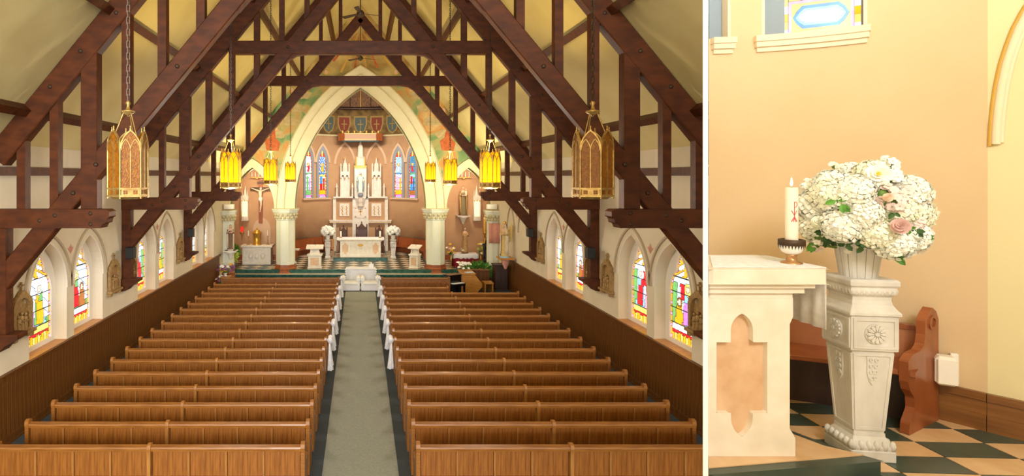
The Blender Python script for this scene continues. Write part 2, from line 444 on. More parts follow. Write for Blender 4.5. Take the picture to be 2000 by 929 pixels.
# ------------------------------------------------------------------ trusses
def make_truss():
    t = thing('roof_truss', '', 'roof truss')
    D = .26
    for sx in (-1, 1):
        MB().beam((sx*7.2, 0, 14.62-1.22*7.2), (sx*0.0, 0, 14.62), D, .46).build('rafter', 'beam', t, .02)
        MB().beam((sx*7.2, 0, 12-1.21*7.2), (sx*0.0, 0, 12.0), D-.03, .38).build('scissor_brace', 'beam', t, .02)
        hb = [(-7.25, 4.47), (-5.1, 4.47), (-5.07, 4.55), (-5.0, 4.57), (-4.98, 4.66), (-4.93, 4.69), (-4.93, 4.80), (-5.0, 4.84), (-7.25, 4.84)]
        MB().prism([(sx*-u, v) for u, v in hb], lambda u, v, w_: (u, w_, v), -.15, .15).build('hammer_beam', 'beam', t, .012)
        MB().box(*sorted((sx*7.25, sx*6.98)), -.13, .13, 2.35, 4.47).build('wall_post', 'beam', t, .012)
        MB().prism([(sx*7.25, 2.0), (sx*7.1, 2.02), (sx*6.98, 2.15), (sx*6.72, 2.3), (sx*6.72, 2.38), (sx*7.25, 2.38)], lambda u, v, w_: (u, w_, v), -.17, .17).build('corbel', 'beam', t, .01)
        MB().box(*sorted((sx*5.19, sx*5.51)), -.12, .12, 4.84, 14.5-1.22*5.35).build('hammer_post', 'beam', t, .012)
        # curved knee under the brace beside the hammer post
        MB().prism([(sx*5.19, 5.45), (sx*5.19, 6.05), (sx*4.86, 6.15), (sx*5.02, 5.9), (sx*5.11, 5.7)], lambda u, v, w_: (u, w_, v), -.09, .09).build('knee', 'beam', t)
        for X in (6.7, 6.05, 4.63, 3.92, 3.16, 2.40, 1.63, .82):
            z0 = 4.84 if X == 6.7 else 12-1.21*X
            z1 = 14.62-1.22*X
            w_ = .085 if X > 3 else .075
            MB().box(*sorted((sx*(X-w_), sx*(X+w_))), -.09, .09, z0, z1).build('strut', 'beam', t)
        MB().prism([(sx*2.3, 9.2), (sx*1.6, 9.2), (sx*1.95, 9.15), (sx*2.2, 9.0), (sx*2.42, 8.75)], lambda u, v, w_: (u, w_, v), -.09, .09).build('knee', 'beam', t)
        bm_ = MB()
        for (X, z) in [(6.3, 4.62), (6.0, 4.72), (5.3, 4.55), (5.3, 4.76), (5.65, 5.16), (5.2, 5.72), (4.9, 6.08), (3.6, 7.65), (6.1, 7.25), (5.5, 7.95), (4.8, 8.7), (2.2, 9.4)]:
            b = MB().lathe([(.045, -.03), (.045, 0), (.02, .012)], n=6)
            o = b.build('bolt', 'bronze', t, loc=(sx*X, -.15, z)); o.rotation_euler = (PI/2, 0, 0)
    MB().box(-4.0, 4.0, -.12, .12, 9.2, 9.6).build('collar_beam', 'beam', t, .015)
    return t
tr = make_truss(); tr.location = (0, 22.8, 0); tr['label'] = 'dark timber roof truss with bolted hammer beams, first from the chancel arch'; tr['group'] = 'roof trusses'
copy_tree(tr, (0, 16.9, 0), label='dark timber roof truss with bolted hammer beams, second from the chancel arch')
copy_tree(tr, (0, 11.0, 0), label='dark timber roof truss with bolted hammer beams, third from the chancel arch')
# ------------------------------------------------------------------ chancel wall with mural
def mural_mat():
    m = bpy.data.materials.new('mural'); m.use_nodes = True; N, L = m.node_tree.nodes, m.node_tree.links; b = N['Principled BSDF']
    tc = N.new('ShaderNodeTexCoord'); nz = N.new('ShaderNodeTexNoise'); nz.inputs['Scale'].default_value = .75; nz.inputs['Detail'].default_value = 7; nz.inputs['Distortion'].default_value = .6
    L.new(tc.outputs['Object'], nz.inputs['Vector'])
    r = N.new('ShaderNodeValToRGB'); e = r.color_ramp.elements
    e[0].position = .34; e[0].color = lin('#5f7f52'); e[1].position = .72; e[1].color = lin('#d8c089')
    for p, c in ((.45, '#7d9a68'), (.54, '#b5a56c'), (.62, '#c98f4e')):
        q = e.new(p); q.color = lin(c)
    L.new(nz.outputs['Fac'], r.inputs['Fac'])
    sp = N.new('ShaderNodeSeparateXYZ'); L.new(tc.outputs['Object'], sp.inputs[0])
    mr = N.new('ShaderNodeMapRange'); mr.inputs[1].default_value = 10.2; mr.inputs[2].default_value = 11.6; L.new(sp.outputs[2], mr.inputs[0])
    r2 = N.new('ShaderNodeValToRGB'); r2.color_ramp.elements[0].color = lin('#9b7a3e'); r2.color_ramp.elements[1].color = lin('#d8bd7c')
    r2.color_ramp.elements[0].position = .35; r2.color_ramp.elements[1].position = .65
    L.new(nz.outputs['Fac'], r2.inputs['Fac'])
    mx = N.new('ShaderNodeMixRGB'); L.new(mr.outputs[0], mx.inputs[0]); L.new(r.outputs[0], mx.inputs[1]); L.new(r2.outputs[0], mx.inputs[2])
    L.new(mx.outputs[0], b.inputs['Base Color']); b.inputs['Roughness'].default_value = .85
    return m
M['mural'] = mural_mat()
SP, CA, CH, SA, SX = 3.68, 3.62, 6.70, 1.22, 5.98
side = arch(SA, 2.27, 10, SP, -SX); main = arch(CA, CH, 18, SP, 0); side2 = arch(SA, 2.27, 10, SP, SX)
poly = [(-8.0, SP)]+side+main+side2+[(8.0, SP), (8.0, RZ(8.0)), (0, 15), (-8.0, RZ(8.0))]
YC = 30.6
cw = MB().prism(poly, XZ(YC), 0, .75).build('wall_chancel', 'mural'); struct(cw, 'painted chancel wall with clouds and angels above three pointed arches')
MB().prism(arch_band(CA, CH, 1.05, 18, SP), XZ(YC), -.10, 0).build('arch_facing', 'cream', cw)
MB().prism(arch_band(CA, CH, .04, 18, SP), XZ(YC), -.13, .85).build('arch_soffit', 'cream', cw)
R_ = CA
for d in (.62, 1.05):
    aa = arch_band(CA, CH, d, 18, SP); ab = aa[:len(aa)//2]
    mid = arch_band(CA, CH, d-.05, 18, SP)[:len(aa)//2]
    MB().prism(ab+list(reversed(mid)), XZ(YC), -.14, -.10).build('arch_bead', 'cap_gold', cw)
for sx in (-1, 1):
    MB().prism(arch_band(SA, 2.27, .42, 10, SP, sx*SX), XZ(YC), -.08, 0).build('arch_facing', 'cream', cw)
    MB().prism(arch_band(SA, 2.27, .03, 10, SP, sx*SX), XZ(YC), -.10, .8).build('arch_soffit', 'cream', cw)
def mz(px, py): return ((px-U0)/35.3, H+(V0-py)/35.3)
def disc(x, z, rx, rz_, n=14, a0=0): return [(x+rx*math.cos(2*PI*i/n+a0), z+rz_*math.sin(2*PI*i/n+a0)) for i in range(n)]
for px_, py_ in ((570, 174), (597, 174), (637, 139), (773, 139), (803, 174), (831, 174), (539, 250), (867, 213)):
    x, z = mz(px_, py_)
    MB().prism(disc(x, z-.05, .10, .13), XZ(YC), -.004, 0).build('painted_face', 'skin', cw)
    MB().prism(disc(x, z, .2, .2), XZ(YC), -.006, 0, holes=[disc(x, z, .15, .15)]).build('painted_halo', 'goldp', cw)
mat('painted_red', '#b4562c', .8, '#c8703f', 6); M['pred'] = MATS['painted_red']
mat('painted_cloud', '#c3b48a', .85, '#b59a68', 5); M['pcloud'] = MATS['painted_cloud']
for sx in (-1, 1):
    x, z = mz(704+sx*171, 272)
    MB().prism([(x-.35, z-.6), (x+.3, z-.65), (x+.42, z-.2), (x+.15, z+.1), (x+.12, z+.55), (x-.1, z+.55), (x-.2, z+.1), (x-.45, z-.1)], XZ(YC), -.008, 0).build('painted_angel_robe', 'pred', cw)
    for k in range(7):
        px_, py_ = 704+sx*(110+k*13), 185+k*17+(k % 3)*9
        x, z = mz(px_, py_)
        ring = [(x+(.34+.07*math.sin(3*a*2*PI/16+k))*math.cos(a*2*PI/16)*1.2, z+(.24+.05*math.sin(5*a*2*PI/16))*math.sin(a*2*PI/16)) for a in range(16)]
        MB().prism(ring, XZ(YC), -.001-.0006*k, 0).build('painted_cloud', 'pcloud', cw)
cx, cz = mz(704, 58)
for k in range(22):
    an = 2*PI*k/22; c, s_ = math.cos(an), math.sin(an)
    for r0, r1, w_ in ((.25, .75, .03), (.95, 1.3, .05), (1.5, 2.3+.3*(k % 2), .07)):
        if cz+r1*s_ > RZ(abs(r1*c))-.1: continue
        z_ = cz+r1*s_
        MB().prism([(cx+r0*c-w_*s_*.5, cz+r0*s_+w_*c*.5), (cx+r0*c+w_*s_*.5, cz+r0*s_-w_*c*.5), (cx+r1*c+w_*s_, cz+r1*s_-w_*c), (cx+r1*c-w_*s_, cz+r1*s_+w_*c)], XZ(YC), -.003, 0).build('painted_ray', 'goldp' if k % 2 else 'pred', cw)
# columns under the arches
def column(x, y, r, label, z0=0):
    t = thing('octagonal_column', label, 'column', (x, y, z0))
    MB().lathe([(r*1.10, 0), (r*1.10, .18), (r*1.03, .24), (r*1.05, .40), (r*.98, .46), (r*.96, .60)], n=8, rot=PI/8, smooth=False).build('base', 'redw', t, .01)
    MB().lathe([(r*.9, .60), (r*.9, 3.05)], n=8, rot=PI/8, smooth=False).build('shaft', 'mint', t)
    pn = MB()
    for k in range(8):
        a = k*PI/4; c, s_ = math.cos(a), math.sin(a); d = r*.9*math.cos(PI/8)
        hw_ = r*.9*math.sin(PI/8)*.72
        for q0, q1, z0_, z1_ in ((-hw_, -hw_+.025, .74, 2.95), (hw_-.025, hw_, .74, 2.95)):
            fn = lambda u, v, t_: (c*(d+t_)-s_*u, s_*(d+t_)+c*u, v)
            pn.prism([(q0, z0_), (q1, z0_), (q1, z1_), (q0, z1_)], fn, 0, .012)
    pn.build('panel_bead', 'cream', t)
    MB().lathe([(r*.92, 3.05), (r*1.0, 3.08), (r*.94, 3.12), (r*1.02, 3.35), (r*1.22, 3.5), (r*1.25, 3.58), (r*1.32, 3.60), (r*1.32, 3.68)], n=8, rot=PI/8, smooth=False).build('capital', 'mint', t)
    lf = MB()
    for row, (zz, rr) in enumerate(((3.14, .95), (3.3, 1.02))):
        for k in range(16):
            a = (k+row*.5)*PI/8
            lf.ball((r*rr*math.cos(a), r*rr*math.sin(a), zz+.06), .085, 6, 4, (1, 1, 1.1))
    lf.build('leaf_carving', 'cap_gold', t)
    MB().lathe([(r*1.34, 3.66), (r*1.34, 3.70)], n=8, rot=PI/8, smooth=False).build('abacus', 'cap_gold', t)
    return t
for sx in (-1, 1):
    column(sx*4.17, 30.85, .60, 'pale octagonal column with carved capital between chancel arch and the ' + ('crucifix chapel' if sx < 0 else 'chapel with the lace table'))
    o = column(sx*7.05, 29.3, .40, 'slimmer pale octagonal column by the side wall beside the ' + ('nun statue' if sx < 0 else 'pink banner'))
# ------------------------------------------------------------------ sanctuary floor and apse
AR, AY = 4.6, 34.0
sf = MB().box(-7.9, 7.9, 30.38, 39, -.1, .33).build('floor_sanctuary', 'beigem'); struct(sf, 'raised sanctuary floor of beige and green marble')
MB().box(-7.2, 7.2, 30.3, 30.62, .25, .345).build('nosing', 'greenm', sf)
MB().box(-7.2, 7.2, 30.33, 30.38, 0, .26).build('riser', 'greenm', sf)
st = MB().box(-7.2, 7.2, 29.8, 30.33, -.05, .155).build('floor_step', 'beigem'); struct(st, 'lower sanctuary step with green marble edge')
MB().box(-7.2, 7.2, 29.74, 29.86, .10, .17).build('nosing', 'greenm', st)
MB().box(-7.2, 7.2, 29.77, 29.8, 0, .11).build('riser', 'greenm', st)
tile = MB().lathe([(.385, 0), (.385, .012)], n=4, smooth=False).mesh('tile'); tile.materials.append(M['greenm2'])
for i in range(-10, 11):
    for j in range(0, 11):
        x, y = i*.78, 31.05+j*.78
        if abs(x) > 4.3 and (y > 33.6 or abs(x) > 7.1): continue
        if abs(x) <= 4.3 and math.hypot(x, max(0, y-AY)) > 4.2: continue
        if abs(x) < 1.7 and 33.5 < y < 36: continue
        if 3.5 < abs(x) < 4.85 and y < 31.5: continue
        link('tile', tile, None, sf, loc=(x, y, .33))
pts = [(-AR, 31.35)]+[(-AR*math.cos(PI*i/40), AY+AR*math.sin(PI*i/40)) for i in range(41)]+[(AR, 31.35)]
def curved(z0, z1, pts, d=.2):
    mb = MB(); n = len(pts)
    outp = [(x*(1+d/AR), AY+(y-AY)*(1+d/AR) if y > AY else y) for x, y in pts]
    vs = [(x, y, z0) for x, y in pts]+[(x, y, z1) for x, y in pts]+[(x, y, z0) for x, y in outp]+[(x, y, z1) for x, y in outp]
    fs = []
    for i in range(n-1): fs += [(i, i+1, n+i+1, n+i), (2*n+i, 2*n+i+1, 3*n+i+1, 3*n+i), (n+i, n+i+1, 3*n+i+1, 3*n+i), (i, i+1, 2*n+i+1, 2*n+i)]
    mb.add(vs, fs, True); return mb
wa = curved(.33, 8.3, pts).build('wall_apse', 'apse'); struct(wa, 'curved rose tan wall of the apse')
M['frieze'] = mat('frieze_paint', '#5a4526', .8, '#8a6d3c', 3, detail=8)
M['dome'] = mat('dome_paint', '#4c2a18', .7, '#8a6238', 9, (3, 3, .5))
fz = curved(8.3, 10.15, pts).build('wall_frieze', 'frieze'); struct(fz, 'dark painted frieze of shields under the apse vault')
rs = []
for i in range(9):
    ph = PI/2*i/8; R = AR*math.cos(ph)+.02; zz = 10.15+4.2*math.sin(ph)
    rs.append([(x*R/AR, (AY+(y-AY)*R/AR) if y > AY else y, zz) for x, y in pts])
dm = MB().rings(rs, close=False, cap=False).build('ceiling_apse', 'dome'); struct(dm, 'dark ribbed half dome over the apse')
def onwall(an, r): return (r*math.sin(an), AY+r*math.cos(an))       # an from the axis, + to the right
for k in range(-9, 10):
    an = k*.16
    MB().tube([(*onwall(an, (AR-.03)*math.cos(p*PI/16)), 10.15+4.2*math.sin(p*PI/16)) for p in range(0, 8)], .035, 5).build('rib', 'goldp' if k % 3 == 0 else 'darkw', dm)
cn = curved(10.08, 10.28, [(x*.97, AY+(y-AY)*.97 if y > AY else y) for x, y in pts], .1).build('cornice', 'darkw', fz)
curved(8.22, 8.34, [(x*.985, AY+(y-AY)*.985 if y > AY else y) for x, y in pts], .06).build('string_course', 'cap_gold', wa)
M['olive'] = mat('old_gold_paint', '#8f7538', .7)
M['shield_red'] = mat('shield_red_paint', '#74301d', .8); M['shield_blue'] = mat('shield_blue_paint', '#4a5752', .8)
for k in range(-4, 5):
    an = k*.25; x, y = onwall(an, AR-.01)
    t = bpy.data.objects.new('painted_shield', None); COL.objects.link(t); t.parent = fz; t.location = (x, y, 9.0); t.rotation_euler = (0, 0, -an)
    g = lambda u, v, t_: (u, -t_, v)
    sh = [(-.36, .55), (.36, .55), (.38, .1), (.26, -.3), (0, -.5), (-.26, -.3), (-.38, .1)]
    MB().prism([(u*1.25, v*1.2) for u, v in sh], g, .0, .02).build('painted_border', 'olive', t)
    MB().prism(sh, g, .0, .03).build('painted_field', 'shield_red' if k % 2 else 'shield_blue', t)
    MB().prism([(-.03, -.3), (.03, -.3), (.03, .05), (.2, .05), (.2, .12), (.03, .12), (.03, .4), (-.03, .4), (-.03, .12), (-.2, .12), (-.2, .05), (-.03, .05)], g, .0, .04).build('painted_device', 'olive', t)
hw_apse = lambda v: .30 if v < 2.45 else max(.01, .30*(1-((v-2.45)/.8)**1.6))
for i, an in enumerate((-.87, -.61, .61, .87)):
    win_n += 1
    x, y = onwall(an, AR-.01)
    o = bpy.data.objects.new('window_%d' % win_n, None); COL.objects.link(o); o.location = (x, y, 4.0); o.rotation_euler = (0, 0, -an)
    struct(o, 'narrow lancet of stained glass in the apse wall, ' + ['green figures below red figure', 'amber crucifix over a blue and red robed mourner', 'white figure over pink robed figures', 'blue and red robed figures'][i])
    fn = lambda u, v, t: (u, t, v)
    outer = [(-.46, 0)]+arch(.46, 1.15, 9, 2.4)+[(.46, 0)]
    hole = [(-.30, .04)]+[(-hw_apse(q*.1), q*.1) for q in range(24, 33)]+[(hw_apse(q*.1), q*.1) for q in range(32, 23, -1)]+[(.30, .04)]
    MB().prism(outer, fn, -.10, .12, holes=[hole]).build('window_frame', 'bluegrey', o)
    MB().prism(arch_band(.46, 1.15, .14, 9, 2.4), fn, -.13, .12).build('arch_moulding', 'apse_band', o)
    glass(o, hw_apse, 44, 10, lambda u, v, t: (u, t-.04, v), 3.24, pic_apse, i, 50+i)
    MB().box(-.6, .6, -.2, .15, -.1, 0).build('window_sill', 'apse_band', o)
for an in (-.24, .24):
    x, y = onwall(an, AR-.02)
    o = MB().prism(arch_band(.62, 1.35, .16, 9, 6.3), lambda u, v, t: (u, t, v), -.10, .1).build('trim_2', 'apse_band', loc=(x, y, 0)); o.rotation_euler = (0, 0, -an); struct(o)
# side chapels behind the small arches
for sx in (-1, 1):
    w_ = MB().box(*sorted((sx*4.62, sx*8.0)), 34.0, 34.2, 0, 8).build('wall_chapel_' + ('left' if sx < 0 else 'right'), 'apse'); struct(w_, 'rose tan back wall of the side chapel')
    MB().box(*sorted((sx*4.7, sx*7.8)), 33.94, 34.0, .33, .65).build('skirting', 'redw', w_)
    w2 = MB().box(*sorted((sx*7.75, sx*8.0)), 30.6, 34, 0, 8).build('wall_chapel_side_' + ('left' if sx < 0 else 'right'), 'apse'); struct(w2)
    c2 = MB().box(*sorted((sx*4.6, sx*8.0)), 31.3, 34.2, 7.2, 7.35).build('ceiling_chapel', 'apse'); struct(c2)
# ================================================================== PEWS
PY0, PP = 10.2, .87
def pew_meshes():
    d = {}
    # beadboard panel .60 wide, .40 tall, seen from behind (-y)
    def panel(w_, h_, nb=7):
        prof = []
        for k in range(nb):
            a = w_*k/nb; b = w_*(k+1)/nb
            prof += [(a+.001, .005), (a+.004, 0), (b-.004, 0), (b-.001, .005)]
        mb = MB(); n = len(prof)
        mb.add([(x, y, 0) for x, y in prof]+[(x, y, h_) for x, y in prof]+[(0, .025, 0), (w_, .025, 0), (0, .025, h_), (w_, .025, h_)],
               [(i, i+1, n+i+1, n+i) for i in range(n-1)]+[(2*n, 2*n+1, 2*n+3, 2*n+2)])
        return mb
    PW = (2.58-.06)/4-.04
    d['panel'] = panel(PW, .43).mesh('panel')
    e = [(-.05, 0), (.50, 0), (.50, .06), (.46, .1), (.44, .38), (.50, .46), (.52, .56), (.47, .62), (.40, .62), (.30, .58), (.2, .62), (.10, .78), (.085, .93), (.07, 1.0), (.0, 1.02), (-.05, 1.0), (-.065, .93), (-.05, .86)]
    d['end'] = MB().prism(e, lambda u, v, t: (t, u, v), -.035, .035).mesh('end_panel')
    m_ = [(-.07, 0), (.05, 0), (.05, .9), (.06, .98), (.0, 1.0), (-.065, .98), (-.078, .92), (-.07, .86)]
    d['mid'] = MB().prism(m_, lambda u, v, t: (t, u, v), -.03, .03).mesh('middle_post')
    d['stile'] = MB().box(-.017, .017, -.034, .012, .44, .89).mesh('stile')
    d['foot'] = MB().box(-.025, .025, -.16, -.02, .33, .41).mesh('kneeler_bracket')
    for k, m in d.items(): m.materials.append(M['oak_panel' if k == 'panel' else 'oak' if k in ('end', 'foot') else 'oak_highlight'])
    return d
PM = pew_meshes()
def make_pew(sections=2):
    t = thing('pew', '', 'pew', group='oak pews')
    L = 2.58*sections; x0 = -2.58
    link('end_panel', PM['end'], None, t, .008, (x0, 0, 0)); link('end_panel', PM['end'], None, t, .008, (x0+L, 0, 0))
    if sections == 2: link('middle_post', PM['mid'], None, t, .008, (0, 0, 0))
    for s in range(sections):
        a = x0+s*2.58+.03; b = a+2.52
        MB().prism([(-.045, .87), (.05, .87), (.05, .93), (.035, .955), (-.045, .94), (-.055, .915)], lambda u, v, q: (q, u, v), a, b).build('top_rail', 'oak', t)
        MB().box(a, b, -.035, .03, .36, .45).build('bottom_rail', 'oak', t)
        for k in range(4):
            xa = a+k*.63
            link('panel', PM['panel'], None, t, 0, (xa+.02, -.008, .45))
            if k: link('stile', PM['stile'], None, t, 0, (xa, 0, 0))
        link('kneeler_bracket', PM['foot'], None, t, 0, (a+1.26, 0, 0))
        MB().box(a, b, .0, .46, .41, .45).build('seat', 'oak', t)
        MB().box(a, b, -.20, -.06, .14, .19).build('kneeler', 'leather', t)
    return t
def pew_label(side, n):
    who = 'tabernacle side of the aisle' if side < 0 else 'piano side of the aisle'
    return 'long oak pew, %s, %s row from the altar' % (who, ORD[n-1])
proto = None
for side in (-1, 1):
    last = 15 if side < 0 else 13
    n = 1 if side < 0 else 2
    for i in range(last, -2, -1):
        loc = (side*3.55, PY0+PP*i, 0)
        if proto is None:
            proto = make_pew(); proto.location = loc; proto['label'] = pew_label(side, n)
        else: copy_tree(proto, loc, label=pew_label(side, n))
        n += 1
sp = make_pew(1); sp.location = (.97+2.58, PY0+PP*14.2, 0); sp['label'] = 'short oak pew behind the arcaded front beside the black piano'
def front(x0, x1, y, label):
    t = thing('arcaded_screen', label, 'screen', ((x0+x1)/2, y, 0)); w_ = (x1-x0)/2
    MB().box(-w_, w_, -.02, .03, 0, .9).build('board', 'oak_panel', t)
    MB().box(-w_-.02, w_+.02, -.05, .06, .9, .96).build('top_rail', 'oak', t, .01)
    n = int(2*w_/.26)
    for k in range(n):
        x = -w_+(k+.5)*2*w_/n
        MB().prism(arch_band(.10, .16, .025, 6, .6, x), lambda u, v, q: (u, q, v), -.05, -.02).build('blind_arch', 'oak', t)
        MB().box(x-.13-.012, x-.13+.012, -.05, -.02, .05, .62).build('stile', 'oak', t)
    for s in (-1, 1): MB().box(s*w_-.04, s*w_+.04, -.05, .07, 0, 1.0).build('end_post', 'oak', t, .01)
front(-6.15, -.97, 24.6, 'oak arcaded kneeling front before the pews on the tabernacle side')
front(.97, 3.95, 24.6, 'oak arcaded kneeling front before the pews, ending at the black piano')
# bows on the pew ends
def make_bow():
    t = thing('pew_bow', '', 'bow', group='white tulle bows on the pew ends')
    k = MB().ball((0, 0, 0), .05, 8, 5); k.build('knot', 'tulle', t)
    for s in (-1, 1):
        m = MB(); rs = []
        for i in range(7):
            a = i/6; w_ = .03+.075*math.sin(PI*min(1, a*1.1))
            rs.append([(.02+.02*math.sin(6*a), s*(.02+.15*a)+0, .04*math.sin(PI*a)+w_*math.cos(2*PI*j/8)) if False else (.05+.075*math.sin(2*PI*j/8)*(.3+.7*math.sin(PI*min(1, a*1.1))), s*(.02+.15*a), .05*a+w_*math.cos(2*PI*j/8)) for j in range(8)])
        m.rings(rs); m.build('loop', 'tulle', t)
    for s, ln in ((-1, .80), (1, .72)):
        rs = []
        for i in range(9):
            a = i/8; w_ = .025+.075*a; z = -ln*a; ring = []
            for j in range(20):
                th = 2*PI*j/20; f = 1+.22*math.sin(5*th+a)*a
                ring.append((.03+.02*a+(.02+.06*a)*f*math.cos(th), s*.03+s*.035*a+w_*f*math.sin(th), z))
            rs.append(ring)
        MB().rings(rs).build('tail', 'tulle', t)
    b = MB().ball((.06, 0, .01), .035, 7, 5); b.build('rosette', 'rosef', t)
    return t
bw = None
for side in (-1, 1):
    for i in (6, 8, 10, 12, 14, 16.55):
        nm = 'tabernacle' if side < 0 else 'piano'
        r = ORD[int(round((16-i)/2))]
        lb = 'white tulle bow on pew end, %s side, %s bow from the altar' % (nm, r)
        loc = (side*(.889 if i < 16 else .885), PY0+PP*i-.03, .93)
        if bw is None: bw = make_bow(); bw.location = loc; bw['label'] = lb; bw.rotation_euler[2] = PI if side < 0 else PI
        else: copy_tree(bw, loc, 0 if side < 0 else PI, lb)
bw.rotation_euler[2] = 0
# ================================================================== LANTERNS
M['amber_off'] = mat('amber_textured_glass', '#7d4704', .35, '#9a5f0b', 30, bump=.4, bscale=60, spec=.4)
M['amber_on'] = mat('lit_amber_glass', '#c98e08', .4, '#eab420', 5, emit=.85)
def lit_glass():
    m = bpy.data.materials.new('lit_amber_glass'); m.use_nodes = True; N, L = m.node_tree.nodes, m.node_tree.links
    N.remove(N['Principled BSDF']); out = N['Material Output']
    tr_ = N.new('ShaderNodeBsdfTranslucent'); tr_.inputs[0].default_value = lin('#ffe060')
    df = N.new('ShaderNodeBsdfDiffuse'); df.inputs[0].default_value = lin('#c9920c')
    em = N.new('ShaderNodeEmission'); em.inputs[0].default_value = lin('#e0a60a'); em.inputs[1].default_value = .22
    mx = N.new('ShaderNodeMixShader'); mx.inputs[0].default_value = .7; ad = N.new('ShaderNodeAddShader')
    L.new(df.outputs[0], mx.inputs[1]); L.new(tr_.outputs[0], mx.inputs[2]); L.new(mx.outputs[0], ad.inputs[0]); L.new(em.outputs[0], ad.inputs[1]); L.new(ad.outputs[0], out.inputs[0])
    return m
M['amber_on'] = lit_glass()
M['lamp_core'] = mat('lamp_glow', '#fff3c8', .5, emit=7)
def make_lantern(lit):
    t = thing('hanging_lantern', '', 'lantern', group='gothic hanging lanterns')
    R, hh = .235, .62
    g = 'amber_on' if lit else 'amber_off'
    for k in range(6):
        a = k*PI/3+PI/6; a2 = a+PI/3
        p, q = Vector((R*math.cos(a), R*math.sin(a), 0)), Vector((R*math.cos(a2), R*math.sin(a2), 0))
        wv = (q-p); L = wv.length; wv.normalize(); nv = Vector((math.cos(a+PI/6), math.sin(a+PI/6), 0))
        fn = lambda u, v, t_: tuple(p+wv*(L/2+u)+nv*t_+Vector((0, 0, v)))
        hw_ = L/2
        gp = [(-hw_*.93, .11)]+arch(hw_*.93, .22, 6, hh-.03)+[(hw_*.93, .11)]
        pn = MB().prism(gp, fn, -.012, -.004).build('glass_panel', g, t)
        fr = MB()
        fr.prism(arch_band(hw_*.9, .215, .016, 6, hh-.03), fn, -.01, .012)
        fr.prism(arch_band(hw_*.42, .13, .01, 5, hh-.05, -hw_*.46), fn, -.004, .010)
        fr.prism(arch_band(hw_*.42, .13, .01, 5, hh-.05, hw_*.46), fn, -.004, .010)
        fr.prism([(-.006, .11), (.006, .11), (.006, hh-.05), (-.006, hh-.05)], fn, -.004, .010)
        fr.prism([(-hw_, 0), (hw_, 0), (hw_, .022), (-hw_, .022)], fn, -.012, .012)
        fr.prism([(-hw_, .092), (hw_, .092), (hw_, .112), (-hw_, .112)], fn, -.012, .012)
        fr.build('tracery', 'brass', pn)
        qf = MB()
        for s in (-1, 1):
            for b_ in range(4):
                cx_, cz_ = s*hw_*.48+.017*math.cos(b_*PI/2+PI/4), .057+.017*math.sin(b_*PI/2+PI/4)
                qf.prism(disc(cx_, cz_, .014, .014, 8), fn, -.006, .004)
        qf.build('quatrefoil', 'amber_off', pn)
        MB().prism([(-hw_, .02), (hw_, .02), (hw_, .1), (-hw_, .1)], fn, -.011, -.007).build('lower_band', 'brass', pn)
        MB().tube([(p.x, p.y, -.02), (p.x, p.y, hh+.02), (p.x, p.y, hh+.1)], [.013, .013, .004], 6).build('corner_post', 'brass', t)
        m = Vector((nv.x, nv.y, 0))*R*math.cos(PI/6)
        MB().lathe([(.004, 0), (.016, .02), (.006, .04), (.012, .055), (.001, .075)], (m.x, m.y, hh+.185), 6).build('finial', 'brass', t)
    MB().lathe([(.05, -.035), (.17, -.03), (.21, 0), (.20, .012)], n=6, rot=PI/6, smooth=False).build('bottom_ring', 'brass', t)
    if lit:
        MB().lathe([(.012, .0), (.02, .03), (.028, .05), (.012, .08)], n=10).build('lamp_bulb', 'lamp_core', t)
    MB().lathe([(.008, 1.0), (.02, 1.02), (.085, 1.06), (.085, 1.075), (.03, 1.09), (.015, 1.14), (.035, 1.17), (.015, 1.2)], n=12).build('hanger_cap', 'brass', t)
    for k in range(3):
        a = k*2*PI/3+PI/2
        MB().tube([(.05*math.cos(a), .05*math.sin(a), 1.06), (.20*math.cos(a), .20*math.sin(a), hh+.02)], .008, 5).build('hanger_chain', 'brass', t)
    ch = MB()
    z = 1.19; k = 0
    while z < 6.35:
        ln = .09
        ch.beam((-.018 if k % 2 else 0, 0 if k % 2 else -.018, z), (-.018 if k % 2 else 0, 0 if k % 2 else -.018, z+ln), .011, .011, up=(1, .3, 0))
        ch.beam((.018 if k % 2 else 0, 0 if k % 2 else .018, z), (.018 if k % 2 else 0, 0 if k % 2 else .018, z+ln), .011, .011, up=(1, .3, 0))
        ch.beam((-.022 if k % 2 else 0, 0 if k % 2 else -.022, z), (.022 if k % 2 else 0, 0 if k % 2 else .022, z), .011, .011, up=(0, 0, 1))
        z += .075; k += 1
    ch.build('chain', 'bronze', t)
    return t
Lon, Loff = make_lantern(True), make_lantern(False)
LY = [23.1, 18.0, 12.45, 6.95]
used = set()
for side in (-1, 1):
    for k, y in enumerate(LY):
        src = Loff if k == 3 else Lon
        lb = ('unlit amber gothic lantern on a long chain, %s side' if k == 3 else 'lit yellow gothic lantern, %s side, ' + ORD[k] + ' from chancel arch') % ('tabernacle' if side < 0 else 'piano')
        loc = (side*2.92, y, 5.24)
        if src.name not in used: used.add(src.name); src.location = loc; src['label'] = lb
        else: copy_tree(src, loc, 0 if k == 3 else PI/6*0, lb)
        if k < 3:
            point('lantern_light', (side*2.92, y, 5.05), 110, (1, .92, .78), .12)
            point('lantern_bulb', (side*2.92, y, 5.24+.12), 44, (1, .93, .7), .04)
            sl = bpy.data.lights.new('lantern_uplight', 'SPOT'); sl.energy = 330; sl.color = (1, .76, .28); sl.spot_size = 1.9; sl.spot_blend = .8; sl.shadow_soft_size = .06
            so_ = bpy.data.objects.new('lantern_uplight', sl); COL.objects.link(so_); so_.location = (side*2.92, y, 5.24+.72); so_.rotation_euler = (PI, 0, 0)
